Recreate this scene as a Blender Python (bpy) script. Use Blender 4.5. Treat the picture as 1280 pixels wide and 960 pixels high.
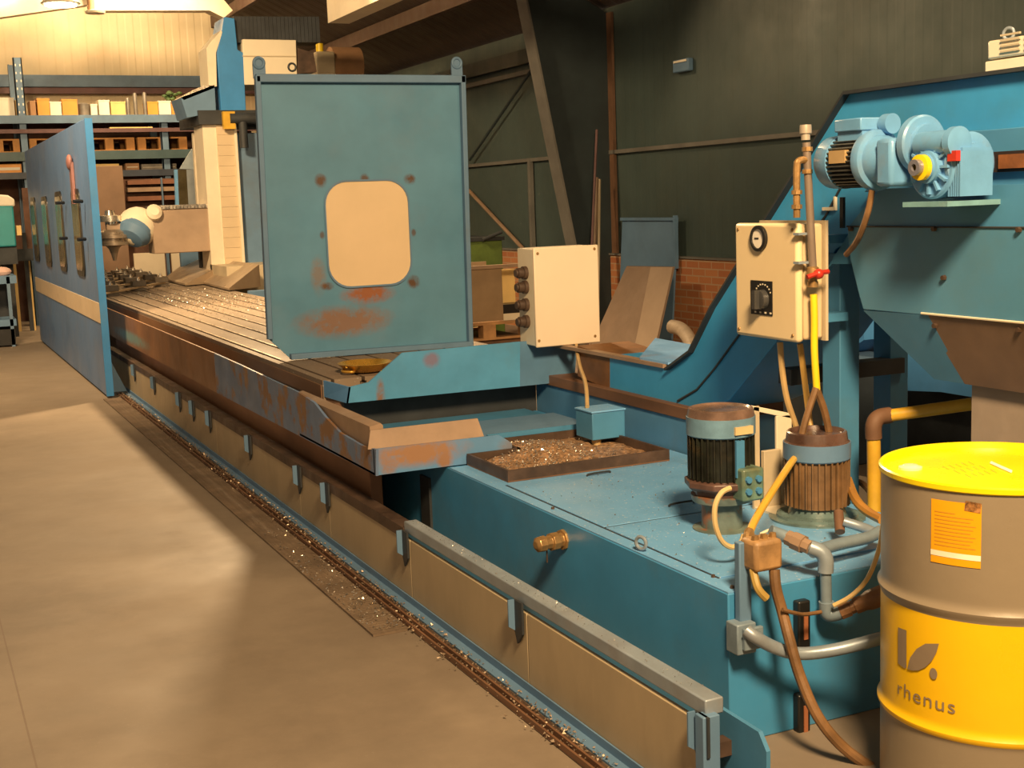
import bpy, bmesh, math, random
from mathutils import Vector as V, Matrix, noise
random.seed(7)
S = bpy.context.scene
for o in list(bpy.data.objects): bpy.data.objects.remove(o)
C = bpy.data.collections.new('workshop'); S.collection.children.link(C)

# ---------------------------------------------------------------- camera
FPX = 1626.2; EYE = V((0, 0, 1.6))
yaw, pitch, roll = 0.43220172, 0.14169243, 0.03627412
f_ = V((math.sin(yaw)*math.cos(pitch), math.cos(yaw)*math.cos(pitch), -math.sin(pitch)))
r0 = V((math.cos(yaw), -math.sin(yaw), 0)); d0 = f_.cross(r0)
r_ = math.cos(roll)*r0 + math.sin(roll)*d0
d_ = -math.sin(roll)*r0 + math.cos(roll)*d0
cam = bpy.data.objects.new('camera', bpy.data.cameras.new('camera')); C.objects.link(cam)
M = Matrix((r_, -d_, -f_)).transposed().to_4x4(); M.translation = EYE
cam.matrix_world = M
cam.data.sensor_width = 36; cam.data.lens = FPX/1280*36; cam.data.clip_end = 200
S.camera = cam
def ray(u, v): return r_*((u-640)/FPX) + d_*((v-480)/FPX) + f_
def ax(X, u, v): r = ray(u, v); return EYE + r*(X/r.x)
def ay(Y, u, v): r = ray(u, v); return EYE + r*(Y/r.y)
def az(Z, u, v): r = ray(u, v); return EYE + r*((Z-1.6)/r.z)

# ---------------------------------------------------------------- light
S.view_settings.view_transform = 'Standard'; S.view_settings.look = 'None'
S.view_settings.gamma = 1; S.view_settings.exposure = 0.28
S.view_settings.use_curve_mapping = False
W = bpy.data.worlds.new('hall_air'); S.world = W; W.use_nodes = True
W.node_tree.nodes['Background'].inputs[0].default_value = (1, .74, .50, 1)
W.node_tree.nodes['Background'].inputs[1].default_value = 0.22
WARM = (1, .69, .37)
def area(name, loc, target, size, power, col=WARM, shape='DISK', spread=math.pi):
    l = bpy.data.lights.new(name, 'AREA'); l.shape = shape; l.size = size; l.energy = power; l.color = col; l.spread = spread
    o = bpy.data.objects.new(name, l); C.objects.link(o); o.location = loc
    o.rotation_euler = (V(target)-V(loc)).to_track_quat('-Z', 'Y').to_euler(); return o
area('bay_and_fill_light', (4.0, 13.2, 4.7), (1.6, 7.5, 0), .5, 330, spread=2.3)          # key: shades the gutter side of the guard wall
area('bay_and_fill_light', (-.2, 10.0, 5.2), (2.4, 15.0, 1.4), .8, 260, spread=1.9)  # added fill, brightens the column, ram and clamps
area('bay_and_fill_light', (1.5, 19.8, 4.9), (1.5, 21.7, 4.3), .4, 170)
area('bay_and_fill_light', (3.2, 18.6, 5.2), (3.2, 21.0, 2.0), .6, 180)
area('bay_and_fill_light', (.9, -.2, 4.4), (3.0, 5.0, 1.0), 1.0, 290, spread=2.2)  # added front fill, brightens the conveyor and hopper faces
area('bay_and_fill_light', (4.6, 2.4, 4.4), (4.6, 5.5, 0), .8, 50)

# ---------------------------------------------------------------- materials
MATS = {}
def node(nt, t, **k):
    n = nt.nodes.new(t)
    for a, b in k.items(): setattr(n, a, b)
    return n
def mat(name, base, rough=.5, metal=0., var=.12, scale=4., rust=0., rustcol=(.20, .075, .025), rustscale=3., bump=.02, dirt=None, blobs=(), spec=.5, stretch=(1, 1, 1), speck=0., emit=None):
    if name in MATS: return MATS[name]
    m = bpy.data.materials.new(name); m.use_nodes = True; nt = m.node_tree; L = nt.links.new
    b = nt.nodes['Principled BSDF']; b.inputs['Roughness'].default_value = rough; b.inputs['Metallic'].default_value = metal
    b.inputs['Specular IOR Level'].default_value = spec
    tc = node(nt, 'ShaderNodeTexCoord'); mp = node(nt, 'ShaderNodeMapping'); mp.inputs['Scale'].default_value = stretch
    L(tc.outputs['Object'], mp.inputs[0])
    def ns(sc, det=6, ro=.6, w=0):
        n = node(nt, 'ShaderNodeTexNoise'); n.inputs['Scale'].default_value = sc; n.inputs['Detail'].default_value = det
        n.inputs['Roughness'].default_value = ro
        if w:
            q = node(nt, 'ShaderNodeMapping'); q.inputs['Location'].default_value = (w, w*1.7, w*.3); L(mp.outputs[0], q.inputs[0]); L(q.outputs[0], n.inputs[0])
        else: L(mp.outputs[0], n.inputs[0])
        return n.outputs[0]
    def ramp(src, a, c, lo=0., hi=1.):
        q = node(nt, 'ShaderNodeMapRange'); q.inputs[1].default_value = a; q.inputs[2].default_value = c
        q.inputs[3].default_value = lo; q.inputs[4].default_value = hi; L(src, q.inputs[0]); return q.outputs[0]
    def mix(fac, c1, c2):
        q = node(nt, 'ShaderNodeMix', data_type='RGBA')
        L(fac, q.inputs[0])
        for s, c in ((6, c1), (7, c2)):
            if hasattr(c, 'links'): L(c, q.inputs[s])
            else: q.inputs[s].default_value = (*c, 1)
        return q.outputs[2]
    n1 = ns(scale)
    dk = tuple(max(0, x*(1-var*1.6)) for x in base); lt = tuple(min(1, x*(1+var)) for x in base)
    col = mix(ramp(n1, .3, .7), dk, lt)
    if dirt: col = mix(ramp(ns(scale*.45, 8, .7, 3.1), .52, .72, 0, dirt[3]), col, dirt[:3])
    if rust: col = mix(ramp(ns(rustscale, 10, .68, 9.3), .72-.42*rust, .78-.42*rust), col, rustcol)
    if speck: col = mix(ramp(ns(90, 2, .5, 5.), .66, .70, 0, speck), col, (.8, .75, .65))
    for (cx, cy, cz, rx, ry, rz, st, bc) in blobs:
        q = node(nt, 'ShaderNodeMapping'); q.vector_type = 'TEXTURE'
        q.inputs['Location'].default_value = (cx, cy, cz); q.inputs['Scale'].default_value = (rx, ry, rz); L(tc.outputs['Object'], q.inputs[0])
        g = node(nt, 'ShaderNodeTexGradient', gradient_type='SPHERICAL'); L(q.outputs[0], g.inputs[0])
        mu = node(nt, 'ShaderNodeMath', operation='MULTIPLY'); L(g.outputs['Color'], mu.inputs[0]); L(ramp(ns(13, 10, .75, cx*3+cz), .3, .62, .2, 1.8), mu.inputs[1])
        col = mix(ramp(mu.outputs[0], .08, .8, 0, st), col, bc)
    L(col, b.inputs['Base Color'])
    if bump:
        bp = node(nt, 'ShaderNodeBump'); bp.inputs['Strength'].default_value = min(1, bump*8); bp.inputs['Distance'].default_value = .004
        L(ns(scale*7, 4), bp.inputs['Height']); L(bp.outputs[0], b.inputs['Normal'])
    rr = ramp(ns(scale*1.3, 5, .6, 2.2), .3, .7, max(.05, rough-.1), min(1, rough+.14)); L(rr, b.inputs['Roughness'])
    if emit:
        b.inputs['Emission Color'].default_value = (*emit[:3], 1); b.inputs['Emission Strength'].default_value = emit[3]
    MATS[name] = m; return m
RUST = (.19, .075, .028)
blue = mat('machine_blue_paint', (.04, .225, .53), .42, var=.10, scale=3, dirt=(.12, .18, .2, .35))
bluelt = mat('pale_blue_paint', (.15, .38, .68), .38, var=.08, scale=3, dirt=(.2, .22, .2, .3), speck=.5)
teal = mat('teal_paint', (.06, .22, .40), .45, var=.10, scale=3, dirt=(.09, .14, .13, .45))
greyblue = mat('grey_blue_paint', (.11, .205, .33), .5, var=.10, scale=3, dirt=(.12, .13, .13, .4))
bluerust = mat('rust_worn_blue_paint', (.11, .21, .38), .55, var=.15, scale=4, rust=.50, rustcol=(.24, .12, .055), rustscale=4.5)
bluerust2 = mat('lightly_rusted_blue_paint', (.085, .23, .46), .5, var=.12, scale=3, rust=.26, rustcol=(.2, .09, .05), rustscale=4)
rusty = mat('brown_rust', (.17, .085, .045), .6, var=.35, scale=3, dirt=(.07, .04, .025, .7), stretch=(1, .35, 1))
rustplate = mat('orange_brown_plate', (.30, .20, .13), .5, var=.18, scale=3, dirt=(.2, .11, .06, .6))
darkrust = mat('dark_oily_rust', (.075, .045, .03), .5, var=.4, scale=6, dirt=(.03, .02, .015, .6))
steel = mat('table_steel', (.235, .18, .13), .68, metal=0, spec=.25, var=.16, scale=2, dirt=(.22, .14, .09, .5), stretch=(1, .25, 1), speck=.25)
ivory = mat('ivory_enamel', (.74, .66, .50), .42, var=.04, scale=2, dirt=(.5, .38, .22, .35))
ivorydk = mat('ivory_dirty_enamel', (.52, .43, .29), .45, var=.12, scale=3, dirt=(.3, .2, .1, .6))
cream = mat('cream_sheet', (.72, .62, .46), .45, var=.07, scale=2, dirt=(.45, .33, .2, .4))
board = mat('galvanised_board', (.43, .345, .22), .45, metal=.1, var=.10, scale=3, dirt=(.3, .19, .09, .55), stretch=(1, 1, .4))
galv = mat('galvanised_tube', (.30, .36, .42), .38, metal=.35, var=.15, scale=5, dirt=(.22, .15, .1, .4))
black = mat('black_plastic', (.012, .012, .012), .35, var=.1)
darkgap = mat('dark_steel', (.03, .035, .04), .6, var=.3)
copper = mat('brown_hose_rubber', (.19, .10, .04), .55, var=.25, scale=12)
hosetan = mat('tan_hose', (.50, .34, .15), .4, var=.12, scale=8)
hosewhite = mat('cream_hose', (.75, .66, .48), .4, var=.08, scale=8)
yellow = mat('yellow_hose', (.85, .60, .02), .35, var=.06, scale=6)
yellowpipe = mat('yellow_painted_pipe', (.62, .36, .03), .4, var=.15, scale=6, rust=.18)
brass = mat('tarnished_brass', (.42, .25, .10), .4, metal=.6, var=.25, scale=14)
gold = mat('golden_brass', (.75, .44, .08), .28, metal=.75, var=.2, scale=8)
red = mat('red_enamel', (.45, .03, .015), .4, var=.1)
redrust = mat('faded_red', (.26, .12, .11), .5, var=.2)
oily = mat('oily_black_casting', (.016, .018, .013), .3, var=.5, scale=9, dirt=(.07, .04, .012, .8))
orangefin = mat('rust_orange_casting', (.19, .105, .045), .45, var=.3, scale=9, dirt=(.14, .07, .02, .8))
olive = mat('oil_stained_green', (.12, .20, .15), .4, var=.35, scale=12, dirt=(.25, .2, .05, .6))
darktop = mat('brown_oil_film', (.11, .06, .045), .25, var=.4, scale=7, dirt=(.2, .2, .2, .4))
chrome = mat('bright_steel', (.75, .68, .58), .22, metal=.9, var=.15, scale=9)
greypipe = mat('grey_painted_pipe', (.22, .29, .35), .35, metal=.2, var=.15, scale=9, rust=.18, rustcol=(.3, .16, .07), rustscale=7)
glass = mat('smoky_window', (.075, .06, .03), .15, var=.3, scale=5)
wood = mat('pallet_wood', (.42, .22, .09), .7, var=.3, scale=4, dirt=(.16, .07, .03, .6))
boxorange = mat('orange_bin_plastic', (.70, .30, .05), .45, var=.1)
boxwhite = mat('white_carton', (.80, .74, .60), .6, var=.08)
boxyellow = mat('yellow_carton', (.75, .52, .2), .6, var=.1)
boxbrown = mat('brown_carton', (.36, .20, .10), .7, var=.15)
boxgrey = mat('grey_metal_parts', (.22, .20, .17), .5, metal=.3, var=.3)
green = mat('olive_green_paint', (.10, .16, .03), .6, var=.25, scale=4)
drumgrey = mat('grey_beige_drum_enamel', (.26, .21, .145), .36, var=.04, scale=3, dirt=(.3, .22, .13, .25))
drumyellow = mat('yellow_drum_enamel', (.86, .52, .003), .34, var=.03, scale=3)
lidyellow = mat('lid_yellow_enamel', (.92, .72, .003), .3, var=.03, scale=3)
labelorange = mat('orange_label_paper', (.85, .38, .005), .4, var=.03)
labelink = mat('label_ink', (.60, .28, .02), .5, var=.05)
drumink = mat('grey_print', (.25, .19, .13), .4, var=.03)
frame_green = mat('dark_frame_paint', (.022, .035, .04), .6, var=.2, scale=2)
framelit = mat('lit_brown_grey_frame', (.15, .145, .13), .6, var=.2, scale=2)  # lit tone of the dark frame put into the colour
lampglow = mat('lamp_glow', (1, .9, .7), .5, emit=(1, .86, .55, 9))
rackblue = mat('rack_blue_paint', (.12, .20, .30), .5, var=.12, scale=5, dirt=(.1, .1, .12, .4))
tealbright = mat('bright_teal_enamel', (.03, .30, .34), .4, var=.08)
purple = mat('rust_purple_beam', (.12, .06, .06), .6, var=.2)

def wall_mat(name, base, pitch_, axis='Y', amp=.012, var=.1):
    m = mat(name, base, .6, var=var, scale=1.2, bump=0, dirt=(base[0]*1.2, base[1]*.9, base[2]*.7, .5)); nt = m.node_tree
    b = nt.nodes['Principled BSDF']; tc = node(nt, 'ShaderNodeTexCoord'); w = node(nt, 'ShaderNodeTexWave', bands_direction=axis, wave_profile='SIN')
    w.inputs['Scale'].default_value = pitch_; nt.links.new(tc.outputs['Object'], w.inputs[0])
    r = node(nt, 'ShaderNodeMapRange'); r.inputs[1].default_value = .35; r.inputs[2].default_value = .65; nt.links.new(w.outputs['Fac'], r.inputs[0])
    bp = node(nt, 'ShaderNodeBump'); bp.inputs['Distance'].default_value = amp; bp.inputs['Strength'].default_value = .7
    nt.links.new(r.outputs[0], bp.inputs['Height']); nt.links.new(bp.outputs[0], b.inputs['Normal']); return m
wallgreen = wall_mat('dark_green_cladding', (.055, .083, .078), 1.6, 'Y', .0015)
wallbeige = wall_mat('beige_cladding', (.62, .52, .34), 1.3, 'X', .006)
roofmat = wall_mat('brown_roof_sheet', (.06, .04, .03), 1.0, 'Y')
def brick_mat():
    m = mat('red_brick', (.42, .17, .07), .8, bump=0); nt = m.node_tree; b = nt.nodes['Principled BSDF']
    tc = node(nt, 'ShaderNodeTexCoord'); mp = node(nt, 'ShaderNodeMapping'); mp.inputs['Rotation'].default_value = (0, math.radians(90), math.radians(90))
    sx = node(nt, 'ShaderNodeSeparateXYZ'); cb = node(nt, 'ShaderNodeCombineXYZ'); nt.links.new(tc.outputs['Object'], sx.inputs[0])
    nt.links.new(sx.outputs[1], cb.inputs[0]); nt.links.new(sx.outputs[2], cb.inputs[1])
    k = node(nt, 'ShaderNodeTexBrick'); k.inputs['Scale'].default_value = 1; k.inputs['Brick Width'].default_value = .22; k.inputs['Row Height'].default_value = .072
    k.inputs['Mortar Size'].default_value = .007; k.inputs['Color1'].default_value = (.36, .125, .05, 1); k.inputs['Color2'].default_value = (.46, .19, .075, 1); k.inputs['Mortar'].default_value = (.42, .27, .16, 1)
    nt.links.new(cb.outputs[0], k.inputs[0]); nt.links.new(k.outputs[0], b.inputs['Base Color']); return m
brick = brick_mat()
def floor_mat():
    m = mat('concrete_floor', (.235, .185, .135), .66, var=.13, scale=1.3, dirt=(.14, .105, .075, .7), bump=.01, speck=.03); nt = m.node_tree
    b = nt.nodes['Principled BSDF']; src = b.inputs['Base Color'].links[0].from_socket
    tc = node(nt, 'ShaderNodeTexCoord'); sx = node(nt, 'ShaderNodeSeparateXYZ'); nt.links.new(tc.outputs['Object'], sx.inputs[0])
    def line(out, c, w):
        a = node(nt, 'ShaderNodeMath', operation='SUBTRACT'); nt.links.new(out, a.inputs[0]); a.inputs[1].default_value = c
        q = node(nt, 'ShaderNodeMath', operation='ABSOLUTE'); nt.links.new(a.outputs[0], q.inputs[0])
        l = node(nt, 'ShaderNodeMath', operation='LESS_THAN'); nt.links.new(q.outputs[0], l.inputs[0]); l.inputs[1].default_value = w; return l.outputs[0]
    j = az(0, 312, 768); k = az(0, 480, 815)
    a = line(sx.outputs[0], j.x, .003); c = line(sx.outputs[1], k.y, .003)
    mx = node(nt, 'ShaderNodeMath', operation='MAXIMUM'); nt.links.new(a, mx.inputs[0]); nt.links.new(c, mx.inputs[1])
    mm = node(nt, 'ShaderNodeMath', operation='MULTIPLY'); nt.links.new(mx.outputs[0], mm.inputs[0]); mm.inputs[1].default_value = .6
    x = node(nt, 'ShaderNodeMix', data_type='RGBA'); nt.links.new(mm.outputs[0], x.inputs[0]); nt.links.new(src, x.inputs[6]); x.inputs[7].default_value = (.14, .09, .06, 1)
    nt.links.new(x.outputs[2], b.inputs['Base Color']); return m
concrete = floor_mat()

# ---------------------------------------------------------------- mesh building
class MB:
    def __init__(s): s.bm = bmesh.new()
    def quadbox(s, P):                                   # 8 corners: bottom 4 (ccw), top 4
        v = [s.bm.verts.new(p) for p in P]
        for f in ((3, 2, 1, 0), (4, 5, 6, 7), (0, 1, 5, 4), (1, 2, 6, 5), (2, 3, 7, 6), (3, 0, 4, 7)): s.bm.faces.new([v[i] for i in f])
        return s
    def box(s, x0, x1, y0, y1, z0, z1, rot=None):
        P = [V(p) for p in ((x0, y0, z0), (x1, y0, z0), (x1, y1, z0), (x0, y1, z0), (x0, y0, z1), (x1, y0, z1), (x1, y1, z1), (x0, y1, z1))]
        if rot is not None:
            c = V(((x0+x1)/2, (y0+y1)/2, (z0+z1)/2)); P = [rot @ (p-c) + c for p in P]
        return s.quadbox(P)
    def prism(s, pts, vec):
        pts = [V(p) for p in pts]; vec = V(vec)
        a = [s.bm.verts.new(p) for p in pts]; b = [s.bm.verts.new(p+vec) for p in pts]
        s.bm.faces.new(a[::-1]); s.bm.faces.new(b); n = len(a)
        for i in range(n): s.bm.faces.new((a[i], a[(i+1) % n], b[(i+1) % n], b[i]))
        return s
    def lathe(s, c, axis, prof, seg=32, cap=True):
        c = V(c); axis = V(axis).normalized(); u = axis.orthogonal().normalized(); w = axis.cross(u); rings = []
        for t, r in prof:
            rings.append([s.bm.verts.new(c + axis*t + (u*math.cos(2*math.pi*i/seg) + w*math.sin(2*math.pi*i/seg))*max(r, 1e-4)) for i in range(seg)])
        for A, B in zip(rings, rings[1:]):
            for i in range(seg): s.bm.faces.new((A[i], A[(i+1) % seg], B[(i+1) % seg], B[i]))
        if cap: s.bm.faces.new(rings[0][::-1]); s.bm.faces.new(rings[-1])
        return s
    def cyl(s, p0, p1, r, r1=None, seg=20):
        p0 = V(p0); p1 = V(p1); return s.lathe(p0, p1-p0, [(0, r), ((p1-p0).length, r if r1 is None else r1)], seg)
    def tube(s, pts, r, seg=10, smooth=True):
        P = [V(p) for p in pts]
        if smooth and len(P) > 2:
            Q = []
            for i in range(len(P)-1):
                a, b, c, d = P[max(i-1, 0)], P[i], P[i+1], P[min(i+2, len(P)-1)]
                for k in range(6):
                    t = k/6; Q.append(.5*((2*b) + (c-a)*t + (2*a-5*b+4*c-d)*t*t + (3*b-a-3*c+d)*t**3))
            Q.append(P[-1]); P = Q
        T = [(P[min(i+1, len(P)-1)] - P[max(i-1, 0)]).normalized() for i in range(len(P))]
        u = T[0].orthogonal().normalized(); rings = []
        for p, t in zip(P, T):
            u = (u - t*u.dot(t)).normalized(); w = t.cross(u)
            rings.append([s.bm.verts.new(p + (u*math.cos(2*math.pi*i/seg) + w*math.sin(2*math.pi*i/seg))*r) for i in range(seg)])
        for A, B in zip(rings, rings[1:]):
            for i in range(seg): s.bm.faces.new((A[i], A[(i+1) % seg], B[(i+1) % seg], B[i]))
        s.bm.faces.new(rings[0][::-1]); s.bm.faces.new(rings[-1]); return s
    def torus(s, c, axis, R, r, seg=24, sg=8, a0=0, a1=2*math.pi):
        c = V(c); axis = V(axis).normalized(); u = axis.orthogonal().normalized(); w = axis.cross(u); rings = []
        for i in range(seg):
            a = 2*math.pi*i/seg; d = u*math.cos(a) + w*math.sin(a)
            rings.append([s.bm.verts.new(c + d*(R + r*math.cos(2*math.pi*j/sg)) + axis*r*math.sin(2*math.pi*j/sg)) for j in range(sg)])
        for i in range(seg):
            A, B = rings[i], rings[(i+1) % seg]
            for j in range(sg): s.bm.faces.new((A[j], A[(j+1) % sg], B[(j+1) % sg], B[j]))
        return s
    def ball(s, c, r, sc=(1, 1, 1), seg=20):
        m = Matrix.Translation(V(c)) @ Matrix.Diagonal((*sc, 1))
        bmesh.ops.create_uvsphere(s.bm, u_segments=seg, v_segments=seg//2, radius=r, matrix=m); return s
    def build(s, name, m, parent=None, bevel=0, origin=None, kind=None):
        bmesh.ops.recalc_face_normals(s.bm, faces=s.bm.faces[:])
        vs = s.bm.verts
        if origin is None:
            lo = V([min(v.co[i] for v in vs) for i in range(3)]); hi = V([max(v.co[i] for v in vs) for i in range(3)])
            origin = V(((lo.x+hi.x)/2, (lo.y+hi.y)/2, lo.z))
        for v in vs: v.co -= origin
        me = bpy.data.meshes.new(name); s.bm.to_mesh(me); s.bm.free()
        for p in me.polygons: p.use_smooth = True
        me.set_sharp_from_angle(angle=.6)
        me.materials.append(m); o = bpy.data.objects.new(name, me); C.objects.link(o)
        if parent: o.parent = parent; o.location = origin - V(parent['wloc'])
        else: o.location = origin
        o['wloc'] = origin
        if bevel:
            b = o.modifiers.new('bevel', 'BEVEL'); b.width = bevel; b.segments = 2; b.limit_method = 'ANGLE'; b.harden_normals = False
        if kind: o['kind'] = kind
        return o
def thing(name, label, cat, loc, group=None):
    o = bpy.data.objects.new(name, None); C.objects.link(o); o.location = loc; o.empty_display_size = .1; o['wloc'] = V(loc)
    o['label'] = label; o['category'] = cat
    if group: o['group'] = group
    return o
def tag(o, label, cat, group=None, kind=None):
    o['label'] = label; o['category'] = cat
    if group: o['group'] = group
    if kind: o['kind'] = kind
    return o
def dup(root, delta, label=None, rotz=None):
    def rec(o, par):
        c = o.copy(); C.objects.link(c); c.parent = par
        for ch in o.children: rec(ch, c)
        return c
    r = rec(root, None); r.location = root.location + V(delta)
    if rotz is not None: r.rotation_euler.z = rotz
    if label: r['label'] = label
    return r
def struct(mb, name, m, parent=None): return mb.build(name, m, parent, kind='structure')

# ================================================================ SETTING
# a slab with a shallow pit is not needed: the gutter plates lie on the floor
struct(MB().box(-9, 7.2, -4, 24.2, -.2, 0), 'floor', concrete)
XW = 7.0
wr = struct(MB().box(XW, XW+.1, -4, 22, .96, 3.56), 'wall_right', wallgreen)
struct(MB().box(XW-.06, XW+.1, -4, 22, 0, .955), 'wall_right_base', brick)
struct(MB().box(XW-.08, XW+.02, -4, 21.7, .955, .975), 'trim_1', framelit)
struct(MB().box(XW-.05, XW, -4, 21.7, 2.03, 2.07), 'trim_2', framelit)
struct(MB().box(XW-.07, XW, 12.6, 21.7, 3.06, 3.11), 'trim_3', framelit)
struct(MB().box(XW-.10, XW, 12.6, 21.7, 3.18, 3.35), 'trim_4', frame_green)
struct(MB().box(-9, 7.2, 21.7, 21.8, 0, 9.0), 'wall_back', wallbeige)
# sloping roof sheet with its purlins
rp = MB(); rp.prism([(7.2, -4, 3.54), (7.2, -4, 3.66), (-2, -4, 8.26), (-2, -4, 8.14)], (0, 26, 0)); struct(rp, 'ceiling', roofmat)
rp = MB()
for i in range(6):
    x = 6.2-i*1.3; z = 3.54+(7.2-x)*.5
    rp.box(x-.04, x+.04, -2, 21.68, z-.18, z)
struct(rp, 'trim_5', mat('roof_purlin_brown', (.09, .05, .035), .6))
# portal frame: tapered column and rafter
p = lambda X, Z: (X, 12.38, Z)
mb = MB(); mb.prism([p(6.78, 0), p(6.97, 0), p(6.97, 3.5), p(6.4, 3.8), p(5.2, 4.45), p(5.2, 4.25), p(5.93, 3.95), p(6.48, 1.09)], (0, .02, 0)); fr = struct(mb, 'trim_6', frame_green)
mb = MB()
for k, (a, b) in enumerate(((p(6.74, 0), p(6.48, 1.09)), (p(6.48, 1.09), p(5.93, 3.95)), (p(5.93, 3.95), p(5.2, 4.25)))):
    a = V(a); b = V(b); n = V((-.02, 0, -.005)); h = V((0, -.1, 0))
    mb.quadbox([a+h, a+h+n, a-h+n+V((0, .02, 0)), a-h+V((0, .02, 0)), b+h, b+h+n, b-h+n+V((0, .02, 0)), b-h+V((0, .02, 0))])
mb.build('frame_flange', framelit, fr, kind='structure')
MB().box(6.96, 6.99, 12.28, 12.50, 0, 3.5).build('frame_flange', mat('rusty_brown_flange', (.15, .08, .045), .6, var=.2), fr, kind='structure')
# bracing on the right wall
for k, (a, b) in enumerate((((587, 200), (664, 88)), ((585, 237), (655, 312)))):
    A, B = ax(6.9, *a), ax(6.9, *b)
    struct(MB().cyl(A, B, .018 if k == 0 else .025, seg=8), 'trim_%d' % (7+k), frame_green if k == 0 else rustplate)
A, B = ax(6.95, 662, 200), ax(6.95, 668, 312); struct(MB().box(6.93, 6.98, A.y-.03, A.y+.03, B.z-.3, A.z), 'trim_9', framelit)
a = ax(6.99, 846, 76); b = ax(6.99, 866, 88)
w_ = thing('wall_socket_box', 'small blue-grey box high on the dark green wall', 'wall box', (6.97, (a.y+b.y)/2, b.z))
MB().box(6.94, 6.999, b.y, a.y, b.z, a.z).build('body', greyblue, w_, bevel=.01); MB().box(6.93, 6.94, b.y+.03, a.y-.03, a.z-.03, a.z-.01).build('lid_edge', boxwhite, w_)
# cream crane track under the roof, and crossbeams at the back
a, b = ax(4.6, 410, 29), ax(4.6, 500, -12)
struct(MB().box(4.6, 4.85, -3, a.y, a.z, a.z+.32), 'trim_10', cream)
a, b, c = ay(19.6, 118, 13), ay(19.6, 262, 13), ay(19.6, 280, 22)
mb = MB(); mb.prism([a, b, c, ay(19.6, 291, 13), ay(19.6, 280, 0), a+V((0, 0, .35))+V((-.1, 0, 0))], (0, .25, 0)); struct(mb, 'trim_11', cream)
mb = MB(); mb.prism([ay(19.8, -30, 26), ay(19.8, 110, 6), ay(19.8, 110, -30), ay(19.8, -30, -30)], (0, .2, 0)); struct(mb, 'trim_12', cream)
a, b = ay(21.6, 0, 94), ay(21.6, 0, 109)
struct(MB().box(-2, 7, 21.5, 21.68, b.z, a.z), 'trim_13', rackblue)
struct(MB().box(-2, 7, 21.52, 21.68, b.z-.10, b.z-.01), 'trim_14', purple)

# ================================================================ GUARD WALL AND FLOOR GUTTER
GX = 1.72
gw = thing('coolant_guard_wall', 'long knee-high guard wall of tan metal boards with blue top rail beside the mill bed', 'guard wall', (GX, 7.4, 0))
seams = [ax(GX, u, v).y for u, v in ((877, 925), (661, 840), (515, 730), (413, 650), (375, 610), (271, 545), (232, 520), (205, 500))] + [13.2, 15.0]
seams[0] = 2.66
for y0, y1 in zip(seams, seams[1:]):
    MB().box(GX, GX+.018, y0+.003, y1-.003, .03, .268).build('board', board, gw, bevel=.002)
yj = ax(GX, 505, 658).y
MB().box(GX, GX+.055, 2.64, yj, .292, .335).build('top_rail', galv, gw, bevel=.004)
MB().box(GX-.004, GX+.006, yj, 13.2, .262, .302).box(GX-.004, GX+.06, yj, 13.2, .302, .308).build('angle_rail', darkrust, gw)
for u, v in ((881, 905), (651, 760), (509, 680), (411, 615), (376, 595), (314, 556), (264, 526), (243, 512), (226, 500), (194, 480), (169, 462)):
    y = ax(GX, u, v).y; x = GX-.012; z1 = .30; zb = .165
    mb = MB(); mb.prism([(x, y-.03, zb+.03), (x, y+.012, zb-.012), (x, y+.03, zb+.03), (x, y+.03, z1), (x, y-.03, z1)], (.008, 0, 0))
    bk = mb.build('bracket', darkgap, gw); mb = MB()  # dark blade: the bracket's triangular shadow put into its colour
    mb.prism([(x, y+.02, z1), (x, y+.02, zb+.03), (x-.022, y+.02, zb+.045), (x-.022, y+.02, z1)], (0, .008, 0)) if False else mb.prism([(x, y+.024, z1), (x, y+.024, zb+.03), (x-.022, y+.024, zb+.045), (x-.022, y+.024, z1)], (0, .006, 0))
    mb.build('bracket_flange', greyblue, bk)
MB().box(GX-.02, GX+.03, 2.62, 2.66, 0, .30).build('end_post', greyblue, gw, bevel=.003)
MB().box(GX-.045, GX-.002, 2.3, 13.2, .002, .008).box(GX-.008, GX-.002, 2.3, 13.2, .008, .035).build('base_angle', greyblue, gw)
mb = MB(); X = 1.80
mb.prism([ax(X, 889, 878), ax(X, 948, 915), ax(X, 958, 940), ax(X, 958, 985), ax(X, 889, 985)], (.012, 0, 0)); o = mb.build('end_gusset', teal, gw)
A = ax(1.79, 905, 932)
mb = MB()
mb.box(A.x-.06, A.x+.02, A.y-.02, A.y+.02, A.z-.02, A.z+.02).build('tube_stub', darkrust, gw)
pl = mat('chequer_plate', (.19, .135, .09), .62, metal=.05, var=.25, scale=5, dirt=(.14, .09, .06, .6)); nt = pl.node_tree
tc = node(nt, 'ShaderNodeTexCoord'); vo = node(nt, 'ShaderNodeTexVoronoi'); vo.inputs['Scale'].default_value = 38; vo.inputs['Randomness'].default_value = .1
bp = node(nt, 'ShaderNodeBump'); bp.inputs['Distance'].default_value = .006; nt.links.new(tc.outputs['Object'], vo.inputs[0]); nt.links.new(vo.outputs[0], bp.inputs['Height'])
nt.links.new(bp.outputs[0], nt.nodes['Principled BSDF'].inputs['Normal'])
tag(MB().box(1.455, 1.598, 4.47, 11.6, .001, .010).build('floor_plate', pl), 'strip of worn raised-pattern steel floor plate beside the gutter rails', 'floor plate')
gu = thing('gutter_rails', 'pair of thin rusty steel rails along the foot of the guard wall', 'rail', (1.63, 7, 0))
MB().box(1.604, 1.67, 2.2, 13, .001, .004).build('channel_bed', darkrust, gu)
MB().box(1.606, 1.614, 2.2, 13, .004, .022).build('rail', rusty, gu)
MB().box(1.632, 1.640, 2.2, 13, .004, .022).build('rail', rusty, gu)

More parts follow.
